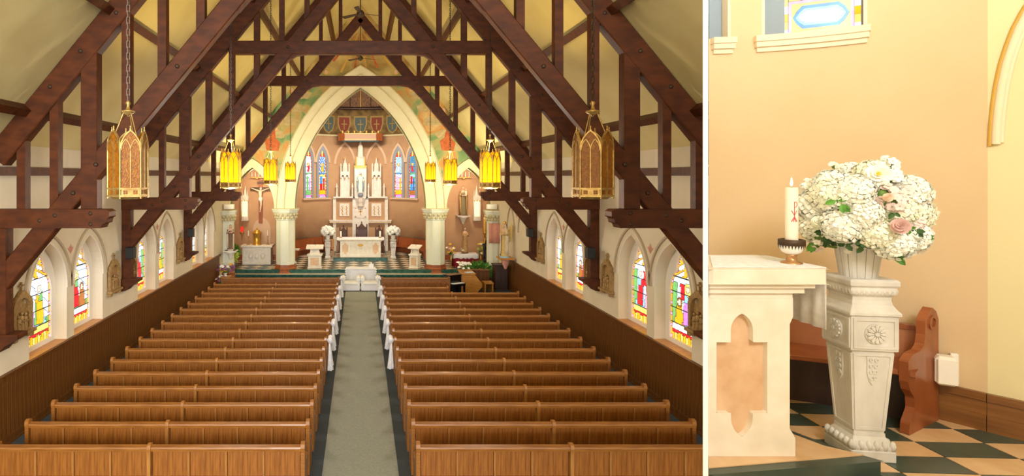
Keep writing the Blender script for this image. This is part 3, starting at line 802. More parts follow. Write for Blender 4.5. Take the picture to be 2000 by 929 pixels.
# ================================================================== ceiling fans
def make_fan():
    t = thing('ceiling_fan', '', 'fan', group='ceiling fans')
    MB().lathe([(.03, -.16), (.11, -.12), (.13, -.03), (.09, .04), (.03, .08)], n=14).build('motor', 'bronze', t)
    MB().tube([(0, 0, .05), (0, 0, 3.9)], .018, 6).build('rod', 'bronze', t)
    for k in range(3):
        a = k*2*PI/3+.35; c, s_ = math.cos(a), math.sin(a)
        fn = lambda u, v, t_: (c*u-s_*v, s_*u+c*v, -.05+t_+v*.25)
        MB().prism([(.1, -.02), (.2, -.05), (.72, -.075), (.75, 0), (.72, .075), (.2, .05), (.1, .02)], fn, 0, .012).build('blade', 'bronze', t)
    return t
fan = make_fan(); fan.location = (0, 26.0, 11.06); fan['label'] = 'three bladed ceiling fan hanging before the mural above the arch point'
copy_tree(fan, (0, 17.6, 10.7), label='three bladed ceiling fan hanging from the ridge above the long collar beam')
# ================================================================== stations of the cross
def make_station():
    t = thing('station_plaque', '', 'wall plaque', group='carved stations of the cross')
    g = lambda u, v, q: (q, u, v)
    out = [(-.32, .05), (-.34, .62), (-.28, .76), (-.16, .84), (-.06, .93), (.06, .93), (.16, .84), (.28, .76), (.34, .62), (.32, .05)]
    inn = [(-.24, .12)]+arch(.24, .26, 6, .52)+[(.24, .12)]
    MB().prism(out, g, 0, .10, holes=[inn]).build('frame', 'carving', t, .012)
    MB().prism(out, g, 0, .03).build('back_panel', 'carving', t)
    MB().box(0, .16, -.38, .38, 0, .07).box(0, .12, -.34, -.22, -.09, 0).box(0, .12, .22, .34, -.09, 0).build('ledge', 'carving', t, .01)
    MB().box(.02, .06, -.018, .018, .93, 1.12).box(.02, .06, -.07, .07, 1.03, 1.065).build('cross', 'carving', t)
    for dx, hgt in ((-.13, .36), (-.02, .42), (.11, .38)):
        f = MB().lathe([(.065, 0), (.06, hgt*.3), (.05, hgt*.55), (.062, hgt*.72), (.03, hgt*.8)], (.055, dx, .08), 8).ball((.07, dx, .08+hgt*.9), .04, 7, 5)
        f.tube([(.06, dx-.05, .08+hgt*.68), (.11, dx, .08+hgt*.5), (.10, dx+.07, .08+hgt*.55)], .018, 5)
        f.build('relief_figure', 'carving', t)
    return t
stn = None
for side in (-1, 1):
    for y, place in ((11.75, 'beside the window pair furthest from the altar'), (16.15, 'on the gallery side of the second truss post'), (17.4, 'on the altar side of the second truss post'), (22.1, 'beside the truss post nearest the altar')):
        lb = 'carved gilt plaque, %s wall, %s' % ('tabernacle-side' if side < 0 else 'piano-side', place)
        loc = (side*7.25, y, 2.12)
        if stn is None: stn = make_station(); stn.location = loc; stn['label'] = lb
        else: copy_tree(stn, loc, 0 if side < 0 else PI, lb)
# loudspeakers at the brace feet
def make_spk():
    t = thing('wall_loudspeaker', '', 'loudspeaker', group='black loudspeakers on the truss posts')
    MB().box(-.12, .12, -.12, .12, 0, .34).build('cabinet', 'black', t, .015)
    MB().box(-.10, .10, -.135, -.12, .03, .31).build('grille', 'blackst', t)
    MB().box(-.02, .02, -.02, .16, .14, .2).build('bracket', 'black', t)
    return t
sk = None
for side in (-1, 1):
    for y, w_ in ((16.6, 'second'), (22.5, 'first')):
        lb = 'small black loudspeaker, %s wall, at the foot of the %s truss from altar' % ('tabernacle-side' if side < 0 else 'piano-side', w_)
        loc = (side*6.9, y, 3.02)
        if sk is None: sk = make_spk(); sk.location = loc; sk['label'] = lb
        else: copy_tree(sk, loc, label=lb)
# ================================================================== SANCTUARY FURNITURE
def quatre(cx_, cz_, w_, h_, n=6):
    """tall cross-shaped recess with pointed top and bottom"""
    a = w_*.27; hb = h_*.30
    top = arch(a, h_*.20, n, cz_+hb, cx_); bot = [(x, 2*cz_-z) for x, z in reversed(top)]
    return [(cx_-w_/2, cz_-hb), (cx_-w_/2, cz_+hb)]+[(cx_-a-.0001, cz_+hb)]+top[1:-1]+[(cx_+a+.0001, cz_+hb), (cx_+w_/2, cz_+hb), (cx_+w_/2, cz_-hb)]+[(cx_+a+.0001, cz_-hb)]+bot[1:-1]+[(cx_-a-.0001, cz_-hb)]
da = MB().box(-1.6, 1.6, 33.65, 35.7, .33, .49).build('dais', 'beigem'); tag(da, 'low green edged marble dais under the high altar', 'dais')
MB().box(-1.62, 1.62, 33.6, 33.66, .33, .51).box(-1.66, -1.6, 33.6, 35.7, .33, .51).box(1.6, 1.66, 33.6, 35.7, .33, .51).box(-1.66, 1.66, 33.6, 33.85, .485, .515).build('edging', 'greenm', da)
t = thing('altar', 'white marble altar with tan cross-shaped insets and gold chalice relief', 'altar', (0, 34.4, .51))
G = lambda u, v, q: (u, q, v)
qs = [quatre(-.93, .52, .36, .72), quatre(.93, .52, .36, .72)]
MB().prism([(-1.25, 0), (1.25, 0), (1.25, .98), (-1.25, .98)], G, -.45, -.38, holes=qs+[[(-.62, .12), (.62, .12), (.62, .88), (-.62, .88)]]).build('front_panel', 'whitem', t)
MB().box(-1.22, 1.22, -.41, .45, 0, .98).build('body', 'whitem', t)
for q in (-.93, .93): MB().prism(quatre(q, .52, .36, .72), G, -.42, -.40).build('inset', 'tanm', t)
MB().lathe([(.10, 0), (.03, .04), (.02, .2), (.12, .3), (.13, .4)], (0, -.40, .2), 12, sy=.3).build('chalice_relief', 'whitem', t)
MB().prism([p for k in range(16) for p in [((.22 if k % 2 else .13)*math.cos(PI*k/8), .72+(.11 if k % 2 else .07)*math.sin(PI*k/8))]], G, -.44, -.41).build('sun_relief', 'goldp', t)
MB().box(-1.34, 1.34, -.52, .5, .98, 1.04).build('moulding', 'whitem', t, .02)
MB().box(-1.45, 1.45, -.6, .55, 1.04, 1.13).build('table_slab', 'whitem', t, .02)
cl = MB().box(-1.46, 1.46, -.56, .5, 1.13, 1.14).box(-1.475, -1.455, -.5, .45, .7, 1.14).box(1.455, 1.475, -.5, .45, .7, 1.14).build('altar_cloth', 'cloth', loc=(0, 34.4, .51)); tag(cl, 'white linen cloth laid over the high altar slab', 'cloth')
def candle(name, x, y, z, h_, label, r=.035, stand=None, group=None):
    t = thing(name, label, 'candle', (x, y, z), 0, group)
    MB().lathe([(r*2, 0), (r*2.1, .015), (r*.7, .03), (r*.8, .05), (r*1.5, .065), (r*1.5, .075)], n=10).build('holder', stand or 'brass', t)
    MB().lathe([(r, .075), (r, h_), (r*.5, h_)], n=10).build('wax', 'wax', t)
    MB().tube([(0, 0, h_), (0, 0, h_+.02)], .003, 4).build('wick', 'black', t)
    return t
for sx in (-1, 1): candle('altar_candle', sx*1.22, 34.3, 1.65, .42, 'thick white candle on the high altar near its ' + ('lectern end' if sx < 0 else 'slim pulpit end'), .055)
# ambos
def ambo(x, y, w_, label):
    t = thing('pulpit', label, 'lectern', (x, y, .34)); h = w_/2
    MB().box(-h, h, -.22, .22, 0, .08).build('plinth', 'whitem', t, .01)
    MB().prism([(-h*.9, .08), (h*.9, .08), (h*.9, .70), (-h*.9, .70)], G, -.2, -.16, holes=[[(-h*.6, .16), (h*.6, .16), (h*.6, .6), (-h*.6, .6)]]).box(-h*.9, h*.9, -.165, .2, .08, .7).build('body', 'whitem', t)
    MB().box(-h*.6, h*.6, -.175, -.16, .16, .6).build('inset', 'tanm', t)
    MB().box(-h*1.05, h*1.05, -.25, .25, .70, .80).build('shelf', 'whitem', t, .015)
    MB().prism([(-h*.75, .8), (h*.75, .8), (h*.6, .95), (h*.6, 1.12), (-h*.6, 1.12), (-h*.6, .95)], G, -.17, .17, holes=[[(-h*.35, .86)]+arch(h*.35, .1, 5, .96)+[(h*.35, .86)]]).build('arched_neck', 'whitem', t)
    MB().box(-h*.5, h*.5, -.1, .1, .82, 1.1).build('neck_core', 'whitem', t)
    MB().beam((0, -.27, 1.10), (0, .27, 1.26), w_*1.2, .06, up=(1, 0, 0)).build('book_rest', 'whitem', t, .01)
    MB().tube([(0, .1, 1.2), (0, .12, 1.38), (0, .0, 1.46)], .01, 5).build('microphone', 'black', t)
    return t
ambo(-2.55, 30.95, .80, 'broad white marble pulpit with tan inset at the sanctuary step')
ambo(3.05, 30.95, .56, 'slim white marble pulpit beside the column near the lace table').rotation_euler = (0, 0, -.5)
# pedestals with bouquets
def pedestal_parts(t, full=True):
    """tapering carved pedestal about 1.02 m tall"""
    m_ = 'crackle'; b = .002 if full else 0
    MB().box(-.115, .115, -.115, .115, 0, .06).build('plinth', m_, t, .004)
    MB().lathe([(.155, .06), (.16, .08), (.14, .105), (.118, .13), (.116, .15)], n=4, rot=PI/4, smooth=False).build('foot_moulding', m_, t, .004)
    sh = MB(); rs = []
    for z, r in ((.15, .078), (.62, .108)): rs.append([(-r, -r, z), (r, -r, z), (r, r, z), (-r, r, z)])
    sh.rings(rs, smooth=False).build('shaft', m_, t, .003)
    MB().box(-.122, .122, -.122, .122, .62, .82).build('block', m_, t, .004)
    MB().lathe([(.187, .82), (.187, .835), (.17, .85), (.15, .875), (.142, .90), (.142, .92), (.165, .935), (.172, .955), (.165, .975), (.180, .985), (.180, 1.01), (.168, 1.02)], n=4, rot=PI/4, smooth=False).build('cornice', m_, t, .003)
    if not full: return
    for k in range(4):
        a = k*PI/2; c, s_ = math.cos(a), math.sin(a)
        fn = lambda u, v, q: (c*u+s_*(.122+q), s_*u-c*(.122+q), v)
        fr = MB().prism([(-.112, .635), (.112, .635), (.112, .805), (-.112, .805)], fn, 0, .006, holes=[[(-.095, .65), (.095, .65), (.095, .79), (-.095, .79)]]); fr.build('block_frame', m_, t)
        ro = MB().prism(disc(0, .72, .056, .056, 20), fn, 0, .008)
        for p in range(12):
            an = p*PI/6; q0 = Vector((math.cos(an), math.sin(an))); q1 = Vector((-q0.y, q0.x))
            pet = [q0*.012, q0*.032+q1*.008, q0*.046+q1*.009, q0*.053, q0*.046-q1*.009, q0*.032-q1*.008]
            ro.prism([(w2.x, .72+w2.y) for w2 in pet], fn, .008, .017)
        ro.prism(disc(0, .72, .012, .012, 10), fn, .008, .02)
        ro.build('rosette', m_, t)
        fs = lambda u, v, q: (lambda r: (c*u+s_*(r+q), s_*u-c*(r+q), v))(.078+(v-.15)/.47*.03)
        MB().prism([(-.076, .165), (.076, .165), (.102, .605), (-.102, .605)], fs, 0, .005, holes=[[(-.062, .18), (.062, .18), (.086, .59), (-.086, .59)]]).build('shaft_frame', m_, t)
        sc = MB().prism([(-.034, .588), (.034, .588), (.03, .5), (.018, .45), (0, .425), (-.018, .45), (-.03, .5)], fs, 0, .008)
        for r_ in range(4):
            zz = .57-.034*r_
            for s2 in (-1, 1):
                cxx = s2*.0135*(1-.12*r_)
                sc.prism(disc(cxx, zz, .012, .013, 10), fs, .008, .014, holes=[disc(cxx, zz, .006, .007, 10)])
        sc.build('scroll_carving', m_, t)
        lf = MB()
        for p in range(6):
            u = -.1+.2*p/5
            fb = lambda uu, v, q: (c*uu+s_*(.112+q), s_*uu-c*(.112+q), v)
            lf.ball(fb(u, .088, -.006), .017, 6, 4, (1, 1, 1.7))
        lf.build('leaf_moulding', m_, t)
        gd = MB()
        for p in range(9):
            u = -.105+.21*p/8; gd.ball((c*u+s_*.112, s_*u-c*.112, .95), .013, 6, 4, (1, 1, 1.6))
        gd.build('gadroon', m_, t)
def floret(mb, p, nrm, size, rnd, petals=4):
    u = nrm.orthogonal().normalized(); w2 = nrm.cross(u); a0 = rnd.uniform(0, PI)
    for k in range(petals):
        a = a0+2*PI*k/petals; d = u*math.cos(a)+w2*math.sin(a); e = nrm.cross(d); cup = rnd.uniform(.1, .5)
        b0 = p+d*size*.08
        m1 = p+d*size*.62+nrm*size*cup*.35; tip = p+d*size+nrm*size*cup*.5
        mb.add([b0, m1+e*size*.48, tip+e*size*.2, tip-e*size*.2, m1-e*size*.48], [(0, 1, 2, 3, 4)])
def bloom_mesh(R, n, size, seed, sc=(1, 1, 1)):
    rnd = random.Random(seed); mb = MB()
    for i in range(n):
        z = 1-2*(i+.5)/n*.86; ph = i*2.39996+rnd.uniform(-.2, .2); r = math.sqrt(max(0, 1-z*z))
        nr = Vector((r*math.cos(ph), r*math.sin(ph), z)); nr = (nr+Vector((rnd.uniform(-.25, .25), rnd.uniform(-.25, .25), rnd.uniform(-.25, .25)))).normalized()
        p = Vector((r*math.cos(ph)*sc[0], r*math.sin(ph)*sc[1], z*sc[2]))*R*rnd.uniform(.9, 1.02)
        floret(mb, p, nr, size*rnd.uniform(.8, 1.15), rnd)
    return mb
def core(R): return MB().ball((0, 0, 0), R*.86, 10, 7)
small_bloom = bloom_mesh(.10, 36, .045, 5).mesh('hydrangea_head'); small_bloom.materials.append(M['whitef'])
small_core = core(.10).mesh('bloom_core'); small_core.materials.append(M['ivoryf'])
small_leaf = MB().add([(0, 0, 0), (.03, .03, .01), (0, .1, 0), (-.03, .03, .01)], [(0, 1, 2, 3)]).mesh('leaf'); small_leaf.materials.append(M['leaf_dark'])
for sx in (-1, 1):
    wh = 'lectern' if sx < 0 else 'slim pulpit'
    p = thing('flower_pedestal', 'white carved pedestal beside the high altar on the broad pulpit side' if sx < 0 else 'white carved pedestal beside the high altar on the slim pulpit side', 'pedestal', (sx*2.05, 34.7, .342))
    pedestal_parts(p, False); p.scale = (1.5, 1.5, 1.15)
    po = MB().lathe([(.12, 0), (.15, .26), (.16, .27), (.155, .28)], n=16).build('flower_pot', 'white', loc=(sx*2.05, 34.7, .34+1.176)); tag(po, 'white pot on the pedestal by the altar, %s pulpit side' % ('broad' if sx < 0 else 'slim'), 'pot')
    bq = thing('flower_bouquet', 'round bouquet of white flowers on the pedestal by the altar, %s pulpit side' % ('broad' if sx < 0 else 'slim'), 'flowers', (sx*2.05, 34.7, 1.79))
    rnd = random.Random(3+sx)
    for i in range(22):
        z = 1-2*(i+.5)/22*.8; ph = i*2.4; r = math.sqrt(1-z*z)
        q = (r*math.cos(ph)*.36, r*math.sin(ph)*.36, .22+z*.27)
        b_ = link('hydrangea_head', small_bloom, None, bq, loc=q, rot=(rnd.uniform(0, 3), rnd.uniform(0, 3), 0)); k_ = rnd.uniform(.95, 1.3); b_.scale = (k_, k_, k_)
        link('bloom_core', small_core, None, b_)
        if i > 10:
            link('leaf', small_leaf, None, bq, loc=(q[0]*1.15, q[1]*1.15, q[2]-.1), rot=(rnd.uniform(0, 6), rnd.uniform(0, 6), 0))
    MB().ball((0, 0, .2), .24, 10, 7).build('foliage_core', 'leaf_dark', bq)
# curved benches
def arc_strip(a0, a1, r0, r1, z0, z1, cx_, cy_, n=14):
    mb = MB(); rs = []
    for i in range(n+1):
        a = a0+(a1-a0)*i/n; s_, c = math.sin(a), math.cos(a)
        rs.append([(cx_+r*s_, cy_+r*c, z) for r, z in ((r0, z0), (r1, z0), (r1, z1), (r0, z1))])
    return mb.rings(rs, smooth=False)
for sx in (-1, 1):
    t = thing('curved_bench', 'red brown curved bench along the apse wall behind the %s pulpit' % ('broad' if sx < 0 else 'slim'), 'bench', (0, AY, .342))
    a0, a1 = sorted((sx*.62, sx*1.5))
    arc_strip(a0, a1, 4.42, 4.5, .0, 1.0, 0, 0).build('back', 'redw', t)
    arc_strip(a0, a1, 3.95, 4.46, .40, .46, 0, 0).build('seat', 'redw', t)
    for a in (a0, a1):
        s_, c = math.sin(a), math.cos(a)
        fn = lambda u, v, q: (u*s_+q*c, u*c-q*s_, v)
        MB().prism([(3.92, 0), (4.52, 0), (4.52, 1.08), (4.44, 1.12), (4.36, 1.05), (4.3, .7), (3.95, .62), (3.92, .5)], fn, -.03, .03).build('end_panel', 'redw', t)
# thrones
def throne(x, y, w_, h_, label):
    t = thing('altar_chair', label, 'chair', (x, y, .342)); h = w_/2
    MB().box(-h*.8, h*.8, -.28, .25, .42, .5).build('seat', 'leather', t, .015)
    MB().box(-h*.72, h*.72, .2, .26, .6, h_*.8).build('back_cushion', 'leather', t, .01)
    bk = MB()
    for s in (-1, 1): bk.box(s*h*.86-.04, s*h*.86+.04, .18, .28, 0, h_*.92)
    bk.prism([(-h*.86, h_*.78), (h*.86, h_*.78), (h*.86, h_*.86), (h*.5, h_*.88), (h*.2, h_*.96), (0, h_), (-h*.2, h_*.96), (-h*.5, h_*.88), (-h*.86, h_*.86)], G, .19, .27)
    bk.box(-h*.86, h*.86, .19, .27, .5, .62); bk.build('back_frame', 'chairw', t)
    for s in (-1, 1):
        MB().lathe([(.03, 0), (.045, .05), (.02, .1)], (s*h*.86, .23, h_*.92), 8).build('finial', 'chairw', t)
        MB().box(s*h-.04, s*h+.04, -.28, .24, .66, .73).build('armrest', 'chairw', t, .01)
        MB().box(s*h*.92-.04, s*h*.92+.04, -.28, -.2, 0, .68).build('leg', 'chairw', t, .01)
    MB().lathe([(.02, 0), (.05, .05), (.015, .12)], (0, .23, h_), 8).build('finial', 'chairw', t)
    MB().box(-h*.85, h*.85, -.27, -.22, .32, .42).build('apron', 'chairw', t)
    return t
throne(.08, 37.2, .82, 1.95, 'tall carved walnut throne with leather back behind the high altar')
throne(-1.15, 37.3, .56, 1.7, 'narrow carved walnut chair behind the altar, broad pulpit side')
throne(1.28, 37.3, .56, 1.7, 'narrow carved walnut chair behind the altar, slim pulpit side')
t = thing('side_stool', 'light wooden stool beside the altar near the broad pulpit', 'stool', (-1.9, 35.3, .342))
MB().box(-.2, .2, -.2, .2, .5, .55).build('seat', 'honey', t, .01)
MB().box(-.2, .2, .15, .2, .55, 1.1).build('back', 'honey', t, .01)
for a in (-.17, .17):
    for b in (-.17, .17): MB().box(a-.025, a+.025, b-.025, b+.025, 0, .5).build('leg', 'honey', t)
# reredos
t = thing('reredos', 'white gothic altarpiece with gilded panels, shelf and pinnacled towers', 'altarpiece', (0, 38.0, .342)); zb = .342
Z = lambda z: z-zb
MB().box(-.55, .55, -.12, .3, 0, Z(4.0)).build('centre_panel', 'whitem', t)
for sx in (-1, 1):
    MB().box(*sorted((sx*.55, sx*1.7)), .05, .3, 0, Z(4.0)).build('wing_panel', 'apse', t)
    MB().box(sx*1.78-.11, sx*1.78+.11, -.12, .15, 0, Z(4.0)).build('pilaster', 'whitem', t, .015)
    MB().box(*sorted((sx*.55, sx*2.1)), -.25, .2, Z(2.28), Z(2.46)).box(*sorted((sx*.55, sx*2.14)), -.29, .2, Z(2.42), Z(2.48)).build('lower_shelf', 'whitem', t)
    gb = MB(); gb.box(*sorted((sx*.6, sx*2.08)), -.262, -.25, Z(2.31), Z(2.35)); gb.build('gilt_line', 'goldp', t)
    pn = MB().box(sx*1.1-.34, sx*1.1+.34, -.02, .06, Z(2.72), Z(3.6)).build('tablet', 'whitem', t, .01)
    for q in (-.15, .15):
        og = MB()
        for k in range(6): og.ball((sx*1.1+q+.02*(-1)**k, -.03, Z(2.84)+k*.11), .05, 6, 4, (.8, .3, 1.2))
        og.build('gilt_ornament', 'goldp', pn)
    MB().box(*sorted((sx*.40, sx*1.85)), -.28, .2, Z(3.98), Z(4.08)).build('upper_shelf', 'whitem', t)
MB().box(-.5, .5, -.28, .2, Z(3.98), Z(4.08)).build('upper_shelf', 'whitem', t)
cp = MB().box(-.4, .42, -.16, -.12, Z(2.62), Z(3.36)).build('centre_tablet', 'whitem', t, .01)
MB().box(-.03, .03, -.18, -.16, Z(2.8), Z(3.2)).box(-.13, .13, -.18, -.16, Z(3.02), Z(3.08)).build('gilt_cross', 'goldp', cp)
for a in (-.33, .33):
    for b in (2.7, 3.28): MB().ball((a, -.165, Z(b)), .05, 6, 4, (1, .3, 1)).build('gilt_boss', 'goldp', cp)
MB().lathe([(.10, Z(3.35)), (.22, Z(3.42)), (.24, Z(3.6)), (.30, Z(3.75)), (.34, Z(3.98))], (0, -.25, 0), 8, smooth=False, rot=PI/8).build('statue_bracket', 'whitem', t)
def spire(t, x, y, z, w_, h_, gold=True):
    """a gothic tower: shaft with gilt capitals, canopy, spire with crockets and cross"""
    h = w_/2; s = bpy.data.objects.new('tower', None); COL.objects.link(s); s.parent = t; s.location = (x, y, z)
    MB().box(-h, h, -h*.7, h*.7, 0, .12).build('tower_base', 'whitem', s)
    MB().box(-h*.8, h*.8, 0, h*.7, .1, h_*.5).build('tower_back', 'whitem', s)
    for a in (-1, 1): MB().box(a*h*.85-.045, a*h*.85+.045, -h*.6, h*.6, .1, h_*.62).build('tower_pier', 'whitem', s)
    MB().prism([(-h*.9, h_*.46), (-h*.9, h_*.62), (h*.9, h_*.62), (h*.9, h_*.46)]+[(u, v) for u, v in reversed(arch(h*.35, h_*.08, 5, h_*.46, h*.45))]+[(u, v) for u, v in reversed(arch(h*.35, h_*.08, 5, h_*.46, -h*.45))], G, -h*.7, -h*.5).build('tower_canopy', 'whitem', s)
    for a in (-.8, 0, .8): MB().ball((a*h, -h*.72, h_*.455), .05, 6, 4).build('gilt_boss', 'goldp', s)
    for a in (-.85, -.28, .28, .85):
        MB().lathe([(.05, h_*.6), (.05, h_*.76), (.065, h_*.77), (.002, h_*.84)], (a*h, -h*.3, 0), 6, smooth=False).build('pinnacle', 'whitem', s)
        MB().ball((a*h, -h*.3, h_*.79), .045, 6, 4).build('gilt_boss', 'goldp', s)
    MB().lathe([(h*.62, h_*.6), (h*.55, h_*.72), (h*.42, h_*.74), (.03, h_*.95)], (0, 0, 0), 8, smooth=False).build('spire', 'whitem', s)
    MB().box(-.02, .02, -.02, .02, h_*.94, h_).box(-.09, .09, -.02, .02, h_*.965, h_*.98).build('cross', 'goldp', s)
for sx in (-1, 1):
    spire(t, sx*1.08+.02, .05, Z(4.08), .66, 2.75)
    for q in (.55, 1.62): MB().lathe([(.09, 0), (.07, .1), (.06, .6), (.09, .62), (.075, .68), (.002, .95)], (sx*q, -.05, Z(4.08)), 6, smooth=False).build('pinnacle', 'whitem', t)
MB().box(-.36, .36, .1, .25, Z(4.08), Z(6.2)).build('niche_back', 'whitem', t)
for a in (-1, 1): MB().box(a*.36-.05, a*.36+.05, -.1, .25, Z(4.08), Z(6.1)).build('niche_pier', 'whitem', t)
MB().box(-.42, .42, -.2, .25, Z(6.05), Z(6.2)).build('niche_canopy', 'goldp', t)
MB().lathe([(.36, Z(6.2)), (.32, Z(6.7)), (.36, Z(6.75)), (.22, Z(6.85)), (.18, Z(7.5)), (.12, Z(7.6)), (.01, Z(7.95))], (0, .05, 0), 8, smooth=False).build('spire', 'whitem', t)
for a in (-.3, -.1, .1, .3): MB().lathe([(.05, Z(6.2)), (.05, Z(6.6)), (.002, Z(6.9))], (a, -.22, 0), 6, smooth=False).build('pinnacle', 'goldp' if abs(a) > .2 else 'whitem', t)
point('niche_lamp', (0, 37.45, 5.85), 9, (1, .8, .45), .05)
M['canopyp'] = mat('canopy_paint', '#a8866c', .7)
# canopy over the altarpiece
t = thing('altar_canopy', 'wooden canopy with gilt crest and teal fringe hung above the altarpiece', 'canopy', (0, 37.6, 7.85))
MB().prism([(-1.05, 0), (1.05, 0), (1.05, .5), (-1.05, .5)], G, -.62, -.55).build('front_board', 'canopyp', t)
for sx in (-1, 1): MB().add([(sx*1.05, -.62, 0), (sx*1.5, -.3, 0), (sx*1.5, -.3, .5), (sx*1.05, -.62, .5), (sx*1.05, -.55, 0), (sx*1.45, -.25, 0), (sx*1.45, -.25, .5), (sx*1.05, -.55, .5)], [(0, 1, 2, 3), (4, 5, 6, 7), (0, 1, 5, 4), (3, 2, 6, 7), (1, 2, 6, 5), (0, 3, 7, 4)]).build('side_board', 'redw', t)
MB().box(-1.5, 1.5, -.3, .6, .2, .5).build('top', 'redw', t)
MB().box(-1.08, 1.08, -.64, -.62, .06, .1).box(-1.08, 1.08, -.64, -.62, .45, .5).build('gilt_line', 'goldp', t)
for k in range(7): MB().lathe([(.06, 0), (.03, .04), (.08, .1), (.05, .15), (.005, .2)], (-1.2+.4*k, -.5, .5), 6).build('gilt_crest', 'goldp', t)
M['teal'] = mat('teal_fringe', '#2f5f66', .9)
fr = MB()
for k in range(30): fr.add([(-1.2+.08*k, -.6, 0), (-1.12+.08*k, -.6, 0), (-1.16+.08*k, -.6, -.12), (-1.2+.08*k, -.58, 0), (-1.12+.08*k, -.58, 0), (-1.16+.08*k, -.58, -.12)], [(0, 1, 2), (3, 4, 5), (0, 2, 5, 3), (1, 2, 5, 4), (0, 1, 4, 3)])
fr.build('fringe', 'teal', t)
# ------------------------------------------------------------------ statues
def robe(h_, w_, d_, seed, folds=9, amp=.05, top=.80, prof=None):
    rnd = random.Random(seed); rs = []; n = 36
    prof = prof or [(0, 1.0), (.12, .96), (.3, .82), (.45, .74), (.55, .72), (.65, .80), (.74, .86), (.80, .55), (.83, .28)]
    for z, r in prof:
        ring = []
        for j in range(n):
            a = 2*PI*j/n; f = 1+amp*(1-z*.8)*(math.sin(folds*a+seed)+.5*math.sin(folds*1.7*a+z*5))
            ring.append((w_*r*f*math.cos(a), d_*r*f*math.sin(a), z*h_))
        rs.append(ring)
    return MB().rings(rs)
def statue(name, label, loc, h_, rz, robe_m, mantle_m=None, hair_m='hair', arms='pray', w_=.19, skin='skin', seed=1, extra=None, cat='statue'):
    t = thing(name, label, cat, loc, rz)
    k = h_/1.6; W = w_*k; D = W*.78; hd = .925*h_
    body = MB()
    body.lathe([(.03*k, .0), (.10*k, .5*k), (.13*k, .9*k), (.16*k, 1.2*k), (.15*k, 1.3*k), (.055*k, 1.36*k), (.05*k, 1.42*k)], n=12, sy=.7)
    body.ball((0, -.01*k, hd), .088*k, 12, 9, (.82, .95, 1.2))
    body.ball((0, -.10*k, hd-.01*k), .018*k, 6, 5, (.8, 1, 1.4))
    for s in (-1, 1):
        body.ball((s*.03*k, -.078*k, hd+.018*k), .013*k, 6, 4)
        if arms == 'pray': pts_ = [(s*.15*k, 0, 1.27*k), (s*.19*k, -.06*k, 1.02*k), (s*.03*k, -.18*k, 1.10*k)]
        elif arms == 'open': pts_ = [(s*.15*k, 0, 1.27*k), (s*.21*k, -.04*k, 1.0*k), (s*.27*k, -.14*k, .82*k)]
        elif arms == 'hold': pts_ = [(s*.15*k, 0, 1.27*k), (s*.20*k, -.05*k, 1.02*k), ((.02 if s < 0 else .10)*k, -.19*k, 1.06*k+(.08*k if s > 0 else 0))]
        else: pts_ = [(s*.15*k, 0, 1.27*k), (s*.22*k, 0, 1.0*k), (s*.20*k, -.12*k, .95*k)]
        body.tube(pts_, [.05*k, .042*k, .028*k], 8)
        h0 = Vector(pts_[2]); d0 = (h0-Vector(pts_[1])).normalized()
        body.ball(h0+d0*.03*k, .032*k, 7, 5, (.8, 1, 1.1))
        for f_ in range(4):
            o_ = Vector((0, 0, (f_-1.5)*.014*k)); body.tube([h0+d0*.04*k+o_, h0+d0*.075*k+o_, h0+d0*.1*k+o_*.8], [.008*k, .007*k, .005*k], 5)
        body.tube([h0+d0*.02*k, h0+d0*.045*k+Vector((0, -.02*k, .028*k))], [.009*k, .006*k], 5)
    b = body.build('body', skin, t)
    rm = robe(h_, W, D, seed)
    for s in (-1, 1):
        if arms == 'open': q = [(s*.13*k, 0, 1.27*k), (s*.20*k, -.03*k, 1.04*k), (s*.25*k, -.10*k, .88*k)]; rr = [.075*k, .07*k, .085*k]
        else: q = [(s*.13*k, 0, 1.27*k), (s*.19*k, -.05*k, 1.03*k), (s*.09*k, -.14*k, 1.07*k)]; rr = [.075*k, .07*k, .065*k]
        rm.tube(q, rr, 9)
    rm.build('robe', robe_m, t)
    if mantle_m:
        rs = []; n = 21
        for z, r in ((.06, 1.12), (.25, 1.1), (.45, 1.12), (.6, 1.2), (.72, 1.12), (.81, .78), (.86, .5), (.93, .46), (.985, .36), (1.005, .1)):
            ring = []
            open_ = .75 if z < .8 else .95
            for j in range(n):
                a = -PI/2+open_+(2*PI-2*open_)*j/(n-1); f = 1+.05*math.sin(7*a+z*4)
                ring.append((W*r*f*math.cos(a)*(1.15 if arms == 'open' and .3 < z < .75 else 1), D*r*1.05*f*math.sin(a), z*h_))
            rs.append(ring)
        mo = MB().rings(rs, close=False, cap=False).build('mantle', mantle_m, t)
        so = mo.modifiers.new('solid', 'SOLIDIFY'); so.thickness = .015*k
    if hair_m:
        hr = MB().ball((0, .018*k, hd+.022*k), .095*k, 10, 7, (.9, .95, 1.08)); hr.tube([(0, .05*k, hd), (0, .075*k, hd-.16*k)], [.075*k, .05*k], 8); hr.build('hair', hair_m, t)
    if extra: extra(t, k)
    return t
def plinth(t, z, r, m_='whitem'): MB().lathe([(r, z), (r, z+.05), (r*.9, z+.06)], n=14).build('base', m_, t)
def ex_mary(t, k):
    MB().ball((0, 0, -.16*k), .21*k, 14, 9, (1, .9, .8)).build('globe', 'bluegrey', t)
    cr = MB()
    for j in range(8): cr.lathe([(.012*k, 0), (.002, .07*k)], (.075*k*math.cos(j*PI/4), .075*k*math.sin(j*PI/4), 1.585*k), 5)
    cr.lathe([(.08*k, 0), (.08*k, .02*k)], (0, 0, 1.575*k), 10); cr.build('crown', 'gold', t)
statue('madonna_statue', 'statue of a crowned woman in white robe and blue mantle on a globe', (0, 37.55, 4.34), 1.42, 0, 'robe_white', 'robe_blue', None, 'open', .20, seed=3, extra=ex_mary)
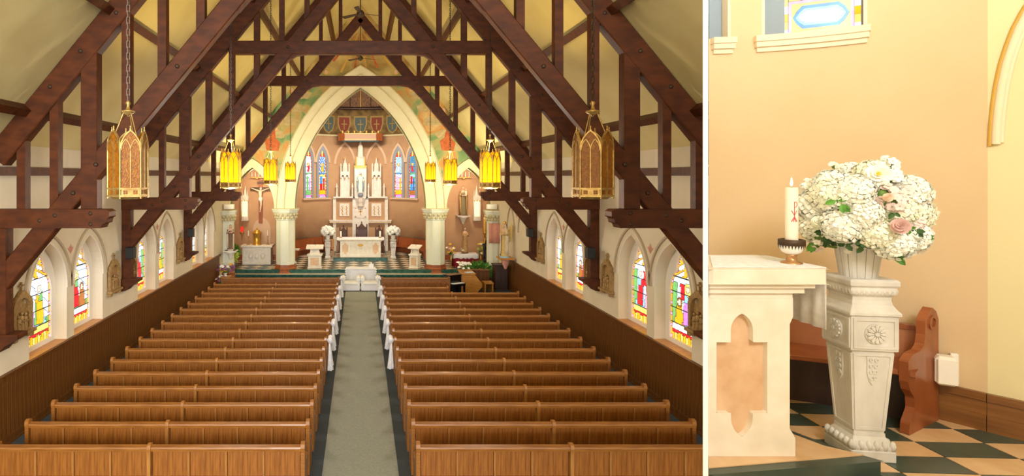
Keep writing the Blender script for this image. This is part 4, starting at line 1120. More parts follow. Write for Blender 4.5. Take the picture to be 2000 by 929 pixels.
def ex_child(t, k):
    MB().lathe([(.02*k, 0), (.07*k, .05*k), (.065*k, .2*k), (.07*k, .27*k), (.03*k, .31*k)], (.13*k, -.14*k, 1.02*k), 10).build('child_robe', 'robe_cream', t)
    MB().ball((.13*k, -.15*k, 1.39*k), .06*k, 9, 7, (.9, 1, 1.1)).tube([(.1*k, -.15*k, 1.27*k), (.03*k, -.17*k, 1.30*k)], .02*k, 6).build('child', 'skin', t)
    plinth(t, -.06, .2*k, 'robe_brown')
statue('father_and_child_statue', 'statue of bearded man in green and tan robe holding a child, on wall bracket', (6.24, 33.6, 3.16), 1.72, 0, 'robe_green', 'robe_tan', 'hair', 'hold', .2, seed=5, extra=ex_child)
def bracket(loc, label, r=.36, h_=.55, d=1):
    t = thing('wall_bracket', label, 'bracket', loc)
    MB().lathe([(.03, -h_), (.08, -h_*.85), (r*.45, -h_*.5), (r*.7, -h_*.25), (r, -.12), (r, 0)], n=12, smooth=False).build('corbel', 'whitem', t)
    MB().box(-r*1.1, r*1.1, -r, r, -.06, 0).build('shelf', 'whitem', t, .01); return t
bracket((6.24, 33.62, 3.10), 'white carved wall bracket under the father and child statue')
def ex_staff(t, k):
    MB().tube([(-.24*k, -.12*k, .3*k), (-.17*k, -.16*k, 1.75*k)], .013*k, 6).box(-.22*k, -.10*k, -.17*k, -.15*k, 1.62*k, 1.65*k).build('staff', 'robe_brown', t); plinth(t, -.05, .22*k, 'robe_brown')
    MB().ball((-.16*k, -.16*k, .12*k), .09*k, 8, 6, (1.3, .8, .8)).ball((-.27*k, -.2*k, .22*k), .05*k, 8, 6).build('lamb', 'robe_cream', t)
statue('shepherd_statue', 'statue of man in tan tunic with cross staff, standing on lace table', (6.0, 31.75, 1.13), 1.42, 0, 'robe_tan', None, 'hair', 'hold', .18, seed=8, extra=ex_staff)
def ex_nun(t, k):
    MB().ball((.05*k, -.17*k, 1.12*k), .08*k, 8, 6).build('roses', 'pink', t); plinth(t, -.05, .2*k)
statue('nun_statue', 'statue of nun in cream cloak, brown habit and black veil on column bracket', (-6.72, 28.55, 1.70), 1.28, .3, 'robe_brown', 'robe_cream', 'black', 'pray', .19, seed=4, extra=ex_nun)
bracket((-6.72, 28.6, 1.65), 'white bracket under the nun statue by the side wall', .3, .5)
def ex_angel(t, k):
    for s in (-1, 1):
        g2 = lambda u, v, q: (s*u, .12*k+q+.1*u, v)
        MB().prism([(.03*k, 1.0*k), (.12*k, 1.4*k), (.26*k, 1.55*k), (.34*k, 1.45*k), (.32*k, 1.1*k), (.22*k, .75*k), (.1*k, .6*k)], g2, 0, .03*k).build('wing', 'robe_gold', t)
    MB().lathe([(.08*k, 0), (.09*k, .04*k), (.06*k, .1*k)], (0, 0, 1.58*k), 10).build('crown', 'gold', t); plinth(t, -.05, .24*k, 'robe_blue')
statue('winged_statue', 'crowned winged statue in gold robe standing on a wooden wall ledge', (6.78, 26.0, 1.72), 1.55, -.9, 'robe_gold', 'robe_cream', 'hair', 'hold', .19, seed=6, extra=ex_angel)
t = thing('wall_ledge', 'honey wood ledge with carved corbel under the winged statue', 'shelf', (6.82, 26.0, 1.62))
MB().box(-.34, .34, -.4, .4, -.03, .05).build('board', 'honey', t, .01)
MB().lathe([(.05, -.5), (.14, -.3), (.2, -.03)], n=10, smooth=False).build('corbel', 'pink', t)
def ex_black(t, k):
    MB().box(-.28*k, .28*k, -.28*k, .28*k, -.45, -.0).build('base', 'blackst', t)
    MB().box(-.02*k, .02*k, -.02*k, .02*k, 1.6*k, 1.8*k).box(-.08*k, .08*k, -.02*k, .02*k, 1.7*k, 1.74*k).build('cross', 'blackst', t)
    MB().box(-.33*k, .33*k, -.1*k, .1*k, 1.15*k, 1.3*k).build('shoulder_cape', 'blackst', t)
statue('black_statue', 'black draped figure with cross on top beside the gold candlestick', (7.05, 30.9, .80), 1.12, 0, 'blackst', 'blackst', 'blackst', 'hold', .24, 'blackst', seed=2, extra=ex_black)
# crucifix
t = thing('crucifix', 'large dark wooden crucifix with pale figure on the side chapel wall', 'crucifix', (-6.12, 33.93, 2.6))
MB().box(-.12, .12, -.06, .06, 0, 2.65).build('upright', 'redw', t, .01)
MB().box(-.62, .62, -.07, .05, 1.98, 2.2).build('crossbar', 'chairw', t, .01)
MB().box(-.2, .2, -.09, -.06, 2.4, 2.56).build('title_board', 'chairw', t)
bd = MB(); zc = .75
bd.tube([(0, -.14, zc+.0), (.02, -.15, zc+.12), (.06, -.2, zc+.42), (.02, -.15, zc+.75), (0, -.14, zc+.95), (0, -.14, zc+1.18), (0, -.14, zc+1.28)], [.03, .045, .06, .10, .095, .12, .05], 10)
for s in (-1, 1):
    bd.tube([(s*.08, -.14, zc+1.22), (s*.3, -.13, zc+1.30), (s*.52, -.10, zc+1.38)], [.05, .038, .026], 8)
    bd.ball((s*.56, -.10, zc+1.40), .035, 6, 4)
bd.ball((.04, -.2, zc+1.36), .085, 10, 8, (.85, .95, 1.15)); bd.ball((0, -.2, zc-.04), .045, 7, 5, (1, 1.6, .8))
bd.build('body', 'robe_cream', t)
MB().lathe([(.10, 0), (.13, .06), (.13, .2), (.11, .22)], (.02, -.15, zc+.62), 10).build('loincloth', 'robe_white', t)
# tabernacle altar
t = thing('side_altar', 'white marble side altar with relief panel under the crucifix', 'altar', (-6.02, 32.45, .342))
MB().box(-.82, .82, -.38, .4, 0, 1.0).build('body', 'whitem', t, .01)
MB().prism([(-.82, .02), (.82, .02), (.82, .98), (-.82, .98)], G, -.42, -.37, holes=[[(-.6, .15), (.6, .15), (.6, .85), (-.6, .85)]]).build('front_frame', 'whitem', t)
for k in range(3): MB().ball((-.35+.35*k, -.39, .5), .13, 9, 6, (1, .25, 1.3)).build('relief', 'whitem', t)
MB().box(-.92, .92, -.48, .45, 1.0, 1.12).build('slab', 'whitem', t, .02)
t = thing('tabernacle', 'round gold tabernacle with domed lid on the side altar', 'tabernacle', (-6.08, 32.5, 1.462))
MB().lathe([(.27, 0), (.27, .06), (.25, .07), (.25, .62), (.28, .65), (.28, .72), (.2, .76)], n=20).build('drum', 'gold', t)
MB().lathe([(.2, .76), (.17, .82), (.08, .86), (.03, .9), (.05, .95), (.0, .98)], n=14).build('lid', 'gold', t)
for k in range(10):
    a = 2*PI*k/10; MB().tube([(.255*math.cos(a), .255*math.sin(a), .07), (.255*math.cos(a), .255*math.sin(a), .63)], .018, 6).build('colonnette', 'brass', t)
def stick(x, y, z, label, h_=.5, sc=1):
    t = thing('candlestick', label, 'candlestick', (x, y, z))
    MB().lathe([(.10, 0), (.11, .02), (.04, .06), (.025, .2), (.045, .24), (.02, .3), (.02, h_-.05), (.06, h_), (.03, h_+.01)], n=10).build('stand', 'brass', t)
    MB().lathe([(.03, h_), (.03, h_+.32)], n=8).build('candle', 'wax', t); return t
stick(-6.55, 32.35, 1.462, 'brass candlestick on the side altar toward the wall lantern')
stick(-5.45, 32.5, 1.462, 'brass candlestick on the side altar toward the octagonal column')
o = MB().prism([(-.55, 1.2)]+arch(.55, .75, 9, 2.2)+[(.55, 1.2)], XZ(0), -.03, .05).build('trim_3', 'apse_band', loc=(-6.05, 33.97, 0)); struct(o)
# red sanctuary lamp
t = thing('sanctuary_lamp', 'hanging red glass sanctuary lamp in brass holder near the nun statue', 'lamp', (-7.05, 32.9, 2.15))
MB().lathe([(.02, -.5), (.06, -.3), (.03, -.2), (.12, -.06), (.14, 0), (.10, .01)], n=10).build('holder', 'brass', t)
MB().lathe([(.07, 0), (.09, .12), (.085, .3), (.06, .32)], n=12).build('glass', 'redglass', t)
for k in range(3):
    a = k*2*PI/3; MB().tube([(.13*math.cos(a), .13*math.sin(a), 0), (.03*math.cos(a), .03*math.sin(a), 1.2)], .008, 4).build('chain', 'brass', t)
MB().tube([(0, 0, 1.2), (0, 0, 5.0)], .01, 5).build('chain', 'brass', t)
# gothic wall lanterns in the side chapels
M['lantern_white'] = mat('lit_white_glass', '#f6d79a', .5, emit=1.1)
def wall_lantern(x, label):
    t = thing('wall_lantern', label, 'lantern', (x, 33.8, 2.75), 0, 'white gothic wall lanterns')
    MB().box(-.22, .22, -.14, .14, 0, .28).build('base', 'whitem', t, .01)
    MB().box(-.18, .18, -.11, .11, .28, 1.25).build('glass', 'lantern_white', t)
    for a in (-1, 1): MB().box(a*.19-.03, a*.19+.03, -.15, .13, .28, 1.5).build('post', 'whitem', t)
    MB().prism([(-.2, 1.2), (-.2, 1.4), (0, 1.6), (.2, 1.4), (.2, 1.2), (.1, 1.25), (0, 1.2), (-.1, 1.25)], G, -.16, -.1).build('canopy', 'whitem', t)
    for k in range(3): MB().ball((-.15+.15*k, -.17, 1.22), .04, 6, 4).build('gilt_boss', 'goldp', t)
    MB().lathe([(.2, 1.3), (.15, 1.55), (.10, 1.6), (.01, 2.15)], n=8, smooth=False).build('spire', 'whitem', t)
    for a in (-.17, .17): MB().lathe([(.035, 1.4), (.035, 1.65), (.002, 1.9)], (a, -.08, 0), 6, smooth=False).build('pinnacle', 'whitem', t)
wall_lantern(-7.05, 'white gothic wall lantern beside the crucifix'); wall_lantern(7.1, 'white gothic wall lantern beside the father and child statue')
for sx in (-1, 1):
    x = -6.3 if sx < 0 else 6.3
    t = thing('wall_candelabrum', 'small gilt candelabrum on the wall above the ' + ('crucifix' if sx < 0 else 'father and child statue'), 'candelabrum', (x, 33.75, 5.42))
    MB().box(-.4, .4, -.1, .1, -.05, 0).box(-.06, .06, -.05, .25, -.12, -.03).build('rail', 'goldp', t)
    for k in range(4): MB().lathe([(.05, 0), (.02, .05), (.035, .08), (.03, .3), (.0, .34)], (-.33+.22*k, 0, 0), 7).build('candle', 'wax', t)
# lace table with red cloth
t = thing('draped_table', 'small table with white lace top over red velvet skirt', 'table', (6.0, 31.75, .342))
rs = []
for z, f_ in ((0, 1.04), (.68, 1.0)):
    ring = []
    for j in range(48):
        a = 2*PI*j/48; c, s_ = math.cos(a), math.sin(a); m_ = max(abs(c)/.68, abs(s_)/.36); r = 1/m_*(1+.025*math.sin(j*PI/2+z))*f_
        ring.append((c*r, s_*r, z))
    rs.append(ring)
MB().rings(rs).build('red_skirt', 'red', t)
rs = []
for z, f_ in ((.47, 1.06), (.70, 1.04), (.715, .98)):
    ring = []
    for j in range(48):
        a = 2*PI*j/48; c, s_ = math.cos(a), math.sin(a); m_ = max(abs(c)/.69, abs(s_)/.37); r = 1/m_*f_
        ring.append((c*r, s_*r, z+(.03*math.sin(j*PI/2) if z < .5 else 0)))
    rs.append(ring)
MB().rings(rs).build('lace_cloth', 'cloth', t)
def vase(x, y, z, label, cols, sc=1.0, pot='brass', h_=.3, spread=.2, n=16, tall=.5, seed=1, leafm='leaf'):
    t = thing('flower_vase', label, 'flowers', (x, y, z)); t.scale = (sc, sc, sc); rnd = random.Random(seed)
    MB().lathe([(.08, 0), (.03, .06), (.05, h_*.5), (.08, h_), (.07, h_)], n=10).build('vase', pot, t)
    for k in range(n):
        a = rnd.uniform(0, 2*PI); r = spread*math.sqrt(rnd.random()); zz = h_+rnd.uniform(.05, tall)
        tip = (r*math.cos(a), r*math.sin(a), zz)
        st_ = MB().tube([(0, 0, h_*.8), tip], .006, 4).build('stem', 'stem', t)
        fb = MB(); floret(fb, Vector(tip), Vector((math.cos(a)*.4, math.sin(a)*.4-.5, 1)).normalized(), .07, rnd, 6); fb.ball(tip, .03, 6, 4); fb.build('blossom', cols[k % len(cols)], st_)
    lf = MB()
    for k in range(18):
        a = rnd.uniform(0, 2*PI); d = Vector((math.cos(a), math.sin(a), rnd.uniform(.3, 1.6))).normalized(); e = d.cross(Vector((0, 0, 1))).normalized(); p = Vector((0, 0, h_*.95)); L = rnd.uniform(.12, .28)
        lf.add([p, p+d*L*.5+e*.03, p+d*L, p+d*L*.5-e*.03], [(0, 1, 2, 3)])
    lf.build('foliage', leafm, t)
vase(5.12, 31.3, .342, 'vase of yellow and pink gladioli on the column side of the lace table', ['yellowf', 'whitef', 'pink', 'yellowf'], 1.15, h_=.62, tall=.6, seed=2)
vase(6.85, 31.5, .342, 'vase of yellow and lime flowers on the candlestick side of the lace table', ['yellowf', 'leaf_lime', 'whitef', 'yellowf'], 1.15, h_=.62, tall=.6, seed=5)
t = thing('paschal_candlestick', 'tall gold candlestick standing beside the black statue', 'candlestick', (7.2, 32.0, .342))
MB().lathe([(.2, 0), (.2, .06), (.06, .14), (.04, .5), (.09, .58), (.04, .68), (.05, 1.2), (.1, 1.3), (.05, 1.36), (.06, 1.8), (.14, 1.86), (.1, 1.9)], n=12).build('stand', 'gold', t)
MB().lathe([(.075, 1.9), (.075, 2.75), (.0, 2.76)], n=12).build('candle', 'goldp', t)
for a in (-1, 1): MB().tube([(.05, 0, 1.7), (.2*a+.1, -.05, 1.9), (.22*a+.1, -.05, 2.2)], .018, 5).build('branch', 'gold', t)
# pink banner on the wall column, floodlight boxes on the capitals
o = MB(); rs = []
for z in (0, .5, 1.02):
    rs.append([(-.34+.68*j/12, -.02*math.sin(j*1.2)-.012, z) for j in range(13)])
o.rings(rs, close=False, cap=False)
bn = thing('hanging_banner', 'pink cloth banner hanging on the slim column by the winged statue', 'banner', (7.0, 28.72, 2.0))
bb = o.build('cloth', 'pink', bn); bb.modifiers.new('solid', 'SOLIDIFY').thickness = .01
MB().tube([(-.36, 0, 1.02), (.36, 0, 1.02)], .015, 6).build('rod', 'brass', bn)
for sx in (-1, 1):
    t = thing('floodlight', 'white floodlight box on the capital of the slim column beside the ' + ('nun statue' if sx < 0 else 'pink banner'), 'lamp', (sx*6.9, 29.1, 3.74))
    MB().box(-.26, .26, -.15, .15, 0, .26).build('housing', 'white', t, .02); MB().box(-.22, .22, .15, .16, .03, .23).build('lens', 'cloth', t)
# plants by the nun
t = thing('plant_table', 'small honey wood table before the nun statue', 'table', (-6.78, 27.75, 0))
MB().box(-.28, .28, -.22, .22, .42, .48).box(-.26, .26, -.2, -.17, .28, .42).build('top', 'honey', t, .01)
for a in (-.24, .24):
    for b in (-.18, .18): MB().box(a-.03, a+.03, b-.03, b+.03, 0, .42).build('leg', 'honey', t)
vase(-6.78, 27.75, .482, 'bowl of yellow and purple flowers on the honey wood table', ['yellowf', 'purplef', 'purplef', 'whitef'], 1.2, 'white', .12, .36, 34, .34, 9, 'leaf')
vase(-6.85, 27.1, .0, 'purple and red flowers standing low beside the honey wood table', ['purplef', 'red', 'whitef'], 1.1, 'bronze', .2, .2, 14, .35, 12, 'leaf')
def bush(loc, R, label, m_, n=420, pot=None, zs=1.0, seed=1, leafL=.16):
    t = thing('potted_plant', label, 'plant', loc); rnd = random.Random(seed); mb = MB()
    for k in range(n):
        d = Vector((rnd.gauss(0, 1), rnd.gauss(0, 1), rnd.gauss(0, 1))).normalized(); p = Vector((d.x*R, d.y*R, d.z*R*zs))*rnd.uniform(.45, 1)+Vector((0, 0, R*zs+.3))
        dd = (d+Vector((rnd.uniform(-.6, .6), rnd.uniform(-.6, .6), rnd.uniform(-.8, .5)))).normalized(); e = dd.orthogonal().normalized(); L = leafL*rnd.uniform(.6, 1.2)
        mb.add([p, p+dd*L*.5+e*L*.28, p+dd*L, p+dd*L*.5-e*L*.28], [(0, 1, 2, 3)])
    mb.build('foliage', m_, t)
    for k in range(6):
        a = k*PI/3; MB().tube([(.03*math.cos(a), .03*math.sin(a), .2), (R*.5*math.cos(a), R*.5*math.sin(a), R*zs+.3)], .012, 5).build('stem', 'stem', t)
    MB().lathe([(.12, 0), (.17, .28), (.18, .3), (.15, .3)], n=12).build('pot', pot or 'bluegrey', t)
    return t
bush((-7.15, 30.98, .342), .30, 'lime leaved plant in blue grey pot near the nun statue', 'leaf_lime', 300, zs=1.1, seed=2, leafL=.13)
bush((-7.28, 31.75, .342), .32, 'tall green bushy plant beside the side altar', 'leaf', 460, 'bronze', 1.5, 3)
bush((6.1, 28.45, 0), .72, 'wide green fern behind the honey oak organ', 'leaf', 620, 'bronze', .45, 4, .26)
# ------------------------------------------------------------------ front of the nave: organ, piano, cabinet, wedding seats
t = thing('organ_console', 'honey oak organ console with sloping side panels', 'organ', (5.3, 26.2, 0))
MB().prism([(-.55, 0), (.05, 0), (.35, .35), (.35, .5), (.0, .92), (-.55, .92)], lambda u, v, q: (u, q, v), -.55, -.5).build('side_panel', 'honey', t)
MB().prism([(-.55, 0), (.05, 0), (.35, .35), (.35, .5), (.0, .92), (-.55, .92)], lambda u, v, q: (u, q, v), .5, .55).build('side_panel', 'honey', t)
MB().box(-.57, -.5, -.5, .5, 0, .92).build('back_panel', 'honey', t)
MB().box(-.6, .05, -.6, .6, .92, .97).build('top', 'honey', t, .01)
MB().box(-.5, .3, -.5, .5, .42, .5).build('keyboard_shelf', 'honey', t)
for k in range(2): MB().prism([(-.48+.26*k, .15), (-.28+.26*k, .15), (-.28+.26*k, .75), (-.48+.26*k, .75)], lambda u, v, q: (u, q, v), -.565, -.55).build('raised_panel', 'honey', t, .006)
MB().box(.5, .95, -.3, .3, .42, .48).box(.52, .58, -.28, .28, 0, .42).box(.87, .93, -.28, .28, 0, .42).build('bench', 'honey', t)
o = thing('music_folder', 'blue music folder lying on the honey oak organ', 'book', (5.1, 25.9, .972), .3)
MB().box(-.2, .2, -.14, .14, 0, .02).build('cover', 'robe_blue', o); MB().box(-.18, .18, -.12, .12, .02, .025).build('page', 'cloth', o)
vase(4.95, 26.45, .97, 'white lily arrangement standing on the honey oak organ', ['whitef', 'ivoryf'], 1.0, 'honey', .08, .34, 30, .32, 21, 'leaf_dark')
t = thing('piano', 'black lacquered upright piano beside the arcaded pew front', 'piano', (4.2, 25.2, 0), .5)
MB().box(-.35, .35, -.2, .2, 0, .98).build('case', 'blackl', t, .01)
MB().box(-.37, .37, -.22, .22, .98, 1.02).build('lid', 'blackl', t, .008)
MB().box(-.35, .35, -.5, -.2, .55, .66).build('key_bed', 'blackl', t, .01)
MB().box(-.31, .31, -.48, -.25, .66, .675).build('keys', 'cloth', t)
for s in (-.31, .31): MB().box(s-.03, s+.03, -.48, -.42, 0, .55).build('leg', 'blackl', t)
t = thing('music_cabinet', 'brown wooden cabinet standing behind the organ bench', 'cabinet', (5.85, 27.2, 0))
MB().box(-.45, .45, -.2, .2, 0, .85).build('body', 'wains', t); MB().box(-.48, .48, -.23, .23, .85, .89).build('top', 'wains', t, .01)
t = thing('confession_cabinet', 'tall dark stained wooden cabinet against the wainscot near the fern', 'cabinet', (6.78, 26.9, 0))
MB().box(-.3, .3, -.3, .3, 0, 1.15).build('body', 'darkw', t, .01); MB().box(-.34, .34, -.34, .34, 1.15, 1.22).build('top', 'darkw', t, .01)
MB().box(-.26, -.02, -.32, -.3, .1, 1.05).build('door', 'darkw', t, .008); MB().box(.02, .26, -.32, -.3, .1, 1.05).build('door', 'darkw', t, .008)
def settee(x, label):
    t = thing('white_settee', label, 'settee', (x, 26.55, .012), 0, 'ivory settees for the couple')
    MB().box(-.36, .36, -.26, .26, .06, .30).build('seat_base', 'uphol', t, .03)
    MB().box(-.35, .35, -.30, .24, .30, .42).build('seat_cushion', 'uphol', t, .04)
    MB().box(-.42, .42, -.31, -.25, .04, .28).build('skirt', 'cloth', t)
    for s in (-1, 1):
        MB().rings([[(s*.36+r*math.cos(2*PI*j/12), y, zz+r*1.15*math.sin(2*PI*j/12)) for j in range(12)] for y, r, zz in ((-.30, .085, .56), (-.28, .10, .56), (.2, .10, .58), (.24, .08, .58))]).build('arm_roll', 'uphol', t)
        MB().box(s*.36-.07, s*.36+.07, -.27, .22, .05, .56).build('arm', 'uphol', t, .02)
        for y in (-.22, .2): MB().box(s*.34-.03, s*.34+.03, y-.03, y+.03, 0, .06).build('leg', 'darkw', t)
    return t
settee(-.46, 'low ivory settee before the lace altar table, tabernacle side'); settee(.46, 'low ivory settee before the lace altar table, piano side')
t = thing('lace_table', 'small table under a white gathered lace cloth at the sanctuary step', 'table', (.02, 28.5, 0))
rs = []
for z, f_ in ((.02, 1.05), (.74, 1.0)):
    ring = []
    for j in range(96):
        a = 2*PI*j/96; c, s_ = math.cos(a), math.sin(a); m_ = max(abs(c)/.74, abs(s_)/.34); r = 1/m_*f_*(1+.02*math.sin(j*PI/2)*(1.2-z))
        ring.append((c*r, s_*r, z))
    rs.append(ring)
MB().rings(rs).build('gathered_cloth', 'cloth', t)
MB().box(-.76, .76, -.37, .37, .74, .76).build('table_top', 'cloth', t, .01)
sw = MB()
for s in (-1, 1):
    for k in range(5): sw.ball((s*.76, -.37, .74-.12*k), .06-.006*k, 7, 5)
sw.build('swag', 'tulle', t)
t = thing('unity_candle_box', 'small white box with candle on the lace altar table', 'box', (.55, 28.45, .762))
MB().box(-.13, .13, -.1, .1, 0, .2).build('box', 'cloth', t, .01); MB().lathe([(.03, .2), (.03, .3)], n=8).build('candle', 'wax', t)
t = thing('processional_cross', 'slim brass processional cross on a stand beside the broad pulpit', 'cross', (-4.0, 33.3, .342))
MB().lathe([(.16, 0), (.16, .04), (.03, .08), (.02, .5), (.02, 1.75)], n=10).build('pole', 'brass', t)
MB().box(-.02, .02, -.02, .02, 1.75, 2.35).box(-.2, .2, -.02, .02, 2.08, 2.13).build('cross', 'brass', t)
t = thing('credence_table', 'small white marble credence table beside the processional cross', 'table', (-3.95, 32.5, .342))
MB().lathe([(.2, 0), (.2, .06), (.09, .15), (.08, .7), (.15, .8)], n=8, smooth=False).build('pillar', 'whitem', t); MB().box(-.36, .36, -.24, .24, .8, .87).build('top', 'whitem', t, .01)
# ================================================================== SIDE ALTAR CORNER ON THE GALLERY LEVEL
CZ = 3.9                                  # its floor
KX = (1378-U0)/F                          # the added gutter divider runs along this slope, the line of sight
CCX, CCY, CR = 2.55, 2.70, 1.593          # plan circle of the curved wall
def part_pt(y, off=0): return (KX*y+off, y)
n_ = Vector((1, -KX, 0)).normalized()
def ppt(y, o): return (KX*y+n_.x*o, y+n_.y*o)
q = [ppt(2.42, -.010), ppt(4.9, -.010), ppt(4.9, .010), ppt(2.42, .010)]
pw = MB().prism(q, lambda u, v, t: (u, v, t), CZ-.15, 7.3).build('gutter_divider', 'white'); struct(pw, 'added thin white divider standing for the gutter beside the altar corner')  # stands in for the gutter between the two views
gf = MB().prism([(KX*.5+.05, .5), ppt(4.5, .01), (4.9, 4.5), (4.9, .5)], lambda u, v, t: (u, v, t), CZ-.2, CZ-.012).build('floor_gallery', 'beigem'); struct(gf, 'marble tiled floor of the altar corner')
gw = MB().box(.35, 4.95, -1.3, -1.1, CZ-.15, 7.7).build('added_shade_wall', 'reveal'); struct(gw, 'added unseen wall that shades the altar corner')  # added behind the camera to keep the rear light off the altar corner
gs = MB().box(4.75, 4.95, -1.1, 2.6, CZ-.15, 7.7).build('added_shade_wall_side', 'reveal'); struct(gs)  # side return of the added shading wall, also out of view
MB().box(.35, 4.95, -1.3, .6, CZ-.2, CZ-.012).build('floor_slab', 'beigem', gf)
# checker tiles
def clip_poly(P, a, b, c):
    out = []
    for i in range(len(P)):
        p, r = P[i], P[(i+1) % len(P)]; fp = a*p[0]+b*p[1]-c; fr = a*r[0]+b*r[1]-c
        if fp >= 0: out.append(p)
        if fp*fr < 0:
            k = fp/(fp-fr); out.append((p[0]+(r[0]-p[0])*k, p[1]+(r[1]-p[1])*k))
    return out
TW, TD = .40, .185
for i in range(-2, 12):
    for j in range(0, 12):
        x0, y0 = 1.72+i*TW, 2.60+j*TD; g = .003
        sh = -.42*0
        P = [(x0+g, y0+g), (x0+TW-g, y0+g), (x0+TW-g, y0+TD-g), (x0+g, y0+TD-g)]
        ca, sa = math.cos(-.05), math.sin(-.05)
        P = [(3.2+(x-3.2)*ca-(y-3)*sa, 3+(x-3.2)*sa+(y-3)*ca) for x, y in P]
        P = clip_poly(P, n_.x, n_.y, .014)
        if len(P) < 3: continue
        cx_ = sum(p[0] for p in P)/len(P); cy_ = sum(p[1] for p in P)/len(P)
        if cx_ > 4.5 or cy_ > 4.4: continue
        MB().prism(P, lambda u, v, t: (u, v, t), CZ-.012, CZ).build('tile', 'greenm2' if (i+j) % 2 else 'beigem2', gf)
def cpt(an, r): return (CCX+r*math.cos(an), CCY+r*math.sin(an))
A0, A1 = None, math.radians(29.1)      # divider end .. corner with the paler wall
def pang(r):
    k = KX+.006; A, B, C = 1+k*k, -2*(k*CCX+CCY), CCX*CCX+CCY*CCY-r*r; y = (-B+math.sqrt(B*B-4*A*C))/(2*A)
    return math.atan2(y-CCY, k*y-CCX)
def cstrip(a0, a1, r0, r1, z0, z1, n=24):
    rs = []
    for i in range(n+1):
        ring = []
        for r, z in ((r0, z0), (r1, z0), (r1, z1), (r0, z1)):
            s0 = pang(r) if a0 is None else a0
            ring.append((*cpt(s0+(a1-s0)*i/n, r), z))
        rs.append(ring)
    mb = MB().rings(rs); mb.sm = [k % 4 != 9 and True for k in range(len(mb.sm))]
    return mb
# openings in the curved wall for the two windows: wall below the sill, piers between, nothing above the frame is seen
ang = lambda px: (lambda k: (lambda y: math.atan2(y-CCY, k*y-CCX))((lambda A, B, C: (-B+math.sqrt(B*B-4*A*C))/(2*A))(1+k*k, -2*(k*CCX+CCY), CCX*CCX+CCY*CCY-CR*CR)))((px-U0)/F)
ZS = 6.56
def flat(mb):
    mb.sm = [False]*len(mb.sm); return mb
wc = cstrip(A0, A1, CR, CR+.35, CZ-.15, ZS, 40)
cw2 = flat(wc).build('wall_curved', 'peach'); struct(cw2, 'peach painted curved wall behind the altar corner')
for a, b in ((ang(1427), ang(1488)), (ang(1694), A1)):
    flat(cstrip(a, b, CR, CR+.27, ZS, 7.4, 10)).build('wall_pier', 'peach', cw2)
flat(cstrip(A0, A1, CR, CR+.35, 7.4, 7.7, 30)).build('wall_lintel', 'peach', cw2)
c0 = cpt(A1, CR); c1 = (c0[0]+.62, c0[1]-.86)
dv = Vector((c1[0]-c0[0], c1[1]-c0[1], 0)).normalized(); nv_ = Vector((dv.y, -dv.x, 0))
nv_ = nv_ if nv_.x > 0 else -nv_
pwall = MB().prism([c0, c1, (c1[0]+nv_.x*.2, c1[1]+nv_.y*.2), (c0[0]+nv_.x*.2, c0[1]+nv_.y*.2)], lambda u, v, t: (u, v, t), CZ-.15, 7.7).build('wall_lit_tone', 'pale'); struct(pwall, 'wall at the end of the curved wall, lighting painted in as paler tone')
# skirting
for nm, par, seg in (('c', cw2, None), ('s', pwall, 1)):
    for z0, z1, d, m_ in ((0, .10, .03, 'skirt'), (.10, .19, .022, 'skirt'), (.19, .235, .034, 'skirt')):
        if seg is None: flat(cstrip(A0, A1, CR-d, CR, CZ+z0, CZ+z1, 30)).build('skirting_board', m_, par)
        else: MB().prism([c0, c1, (c1[0]-nv_.x*d, c1[1]-nv_.y*d), (c0[0]-nv_.x*d, c0[1]-nv_.y*d)], lambda u, v, t: (u, v, t), CZ+z0, CZ+z1).build('skirting_board', m_, par)
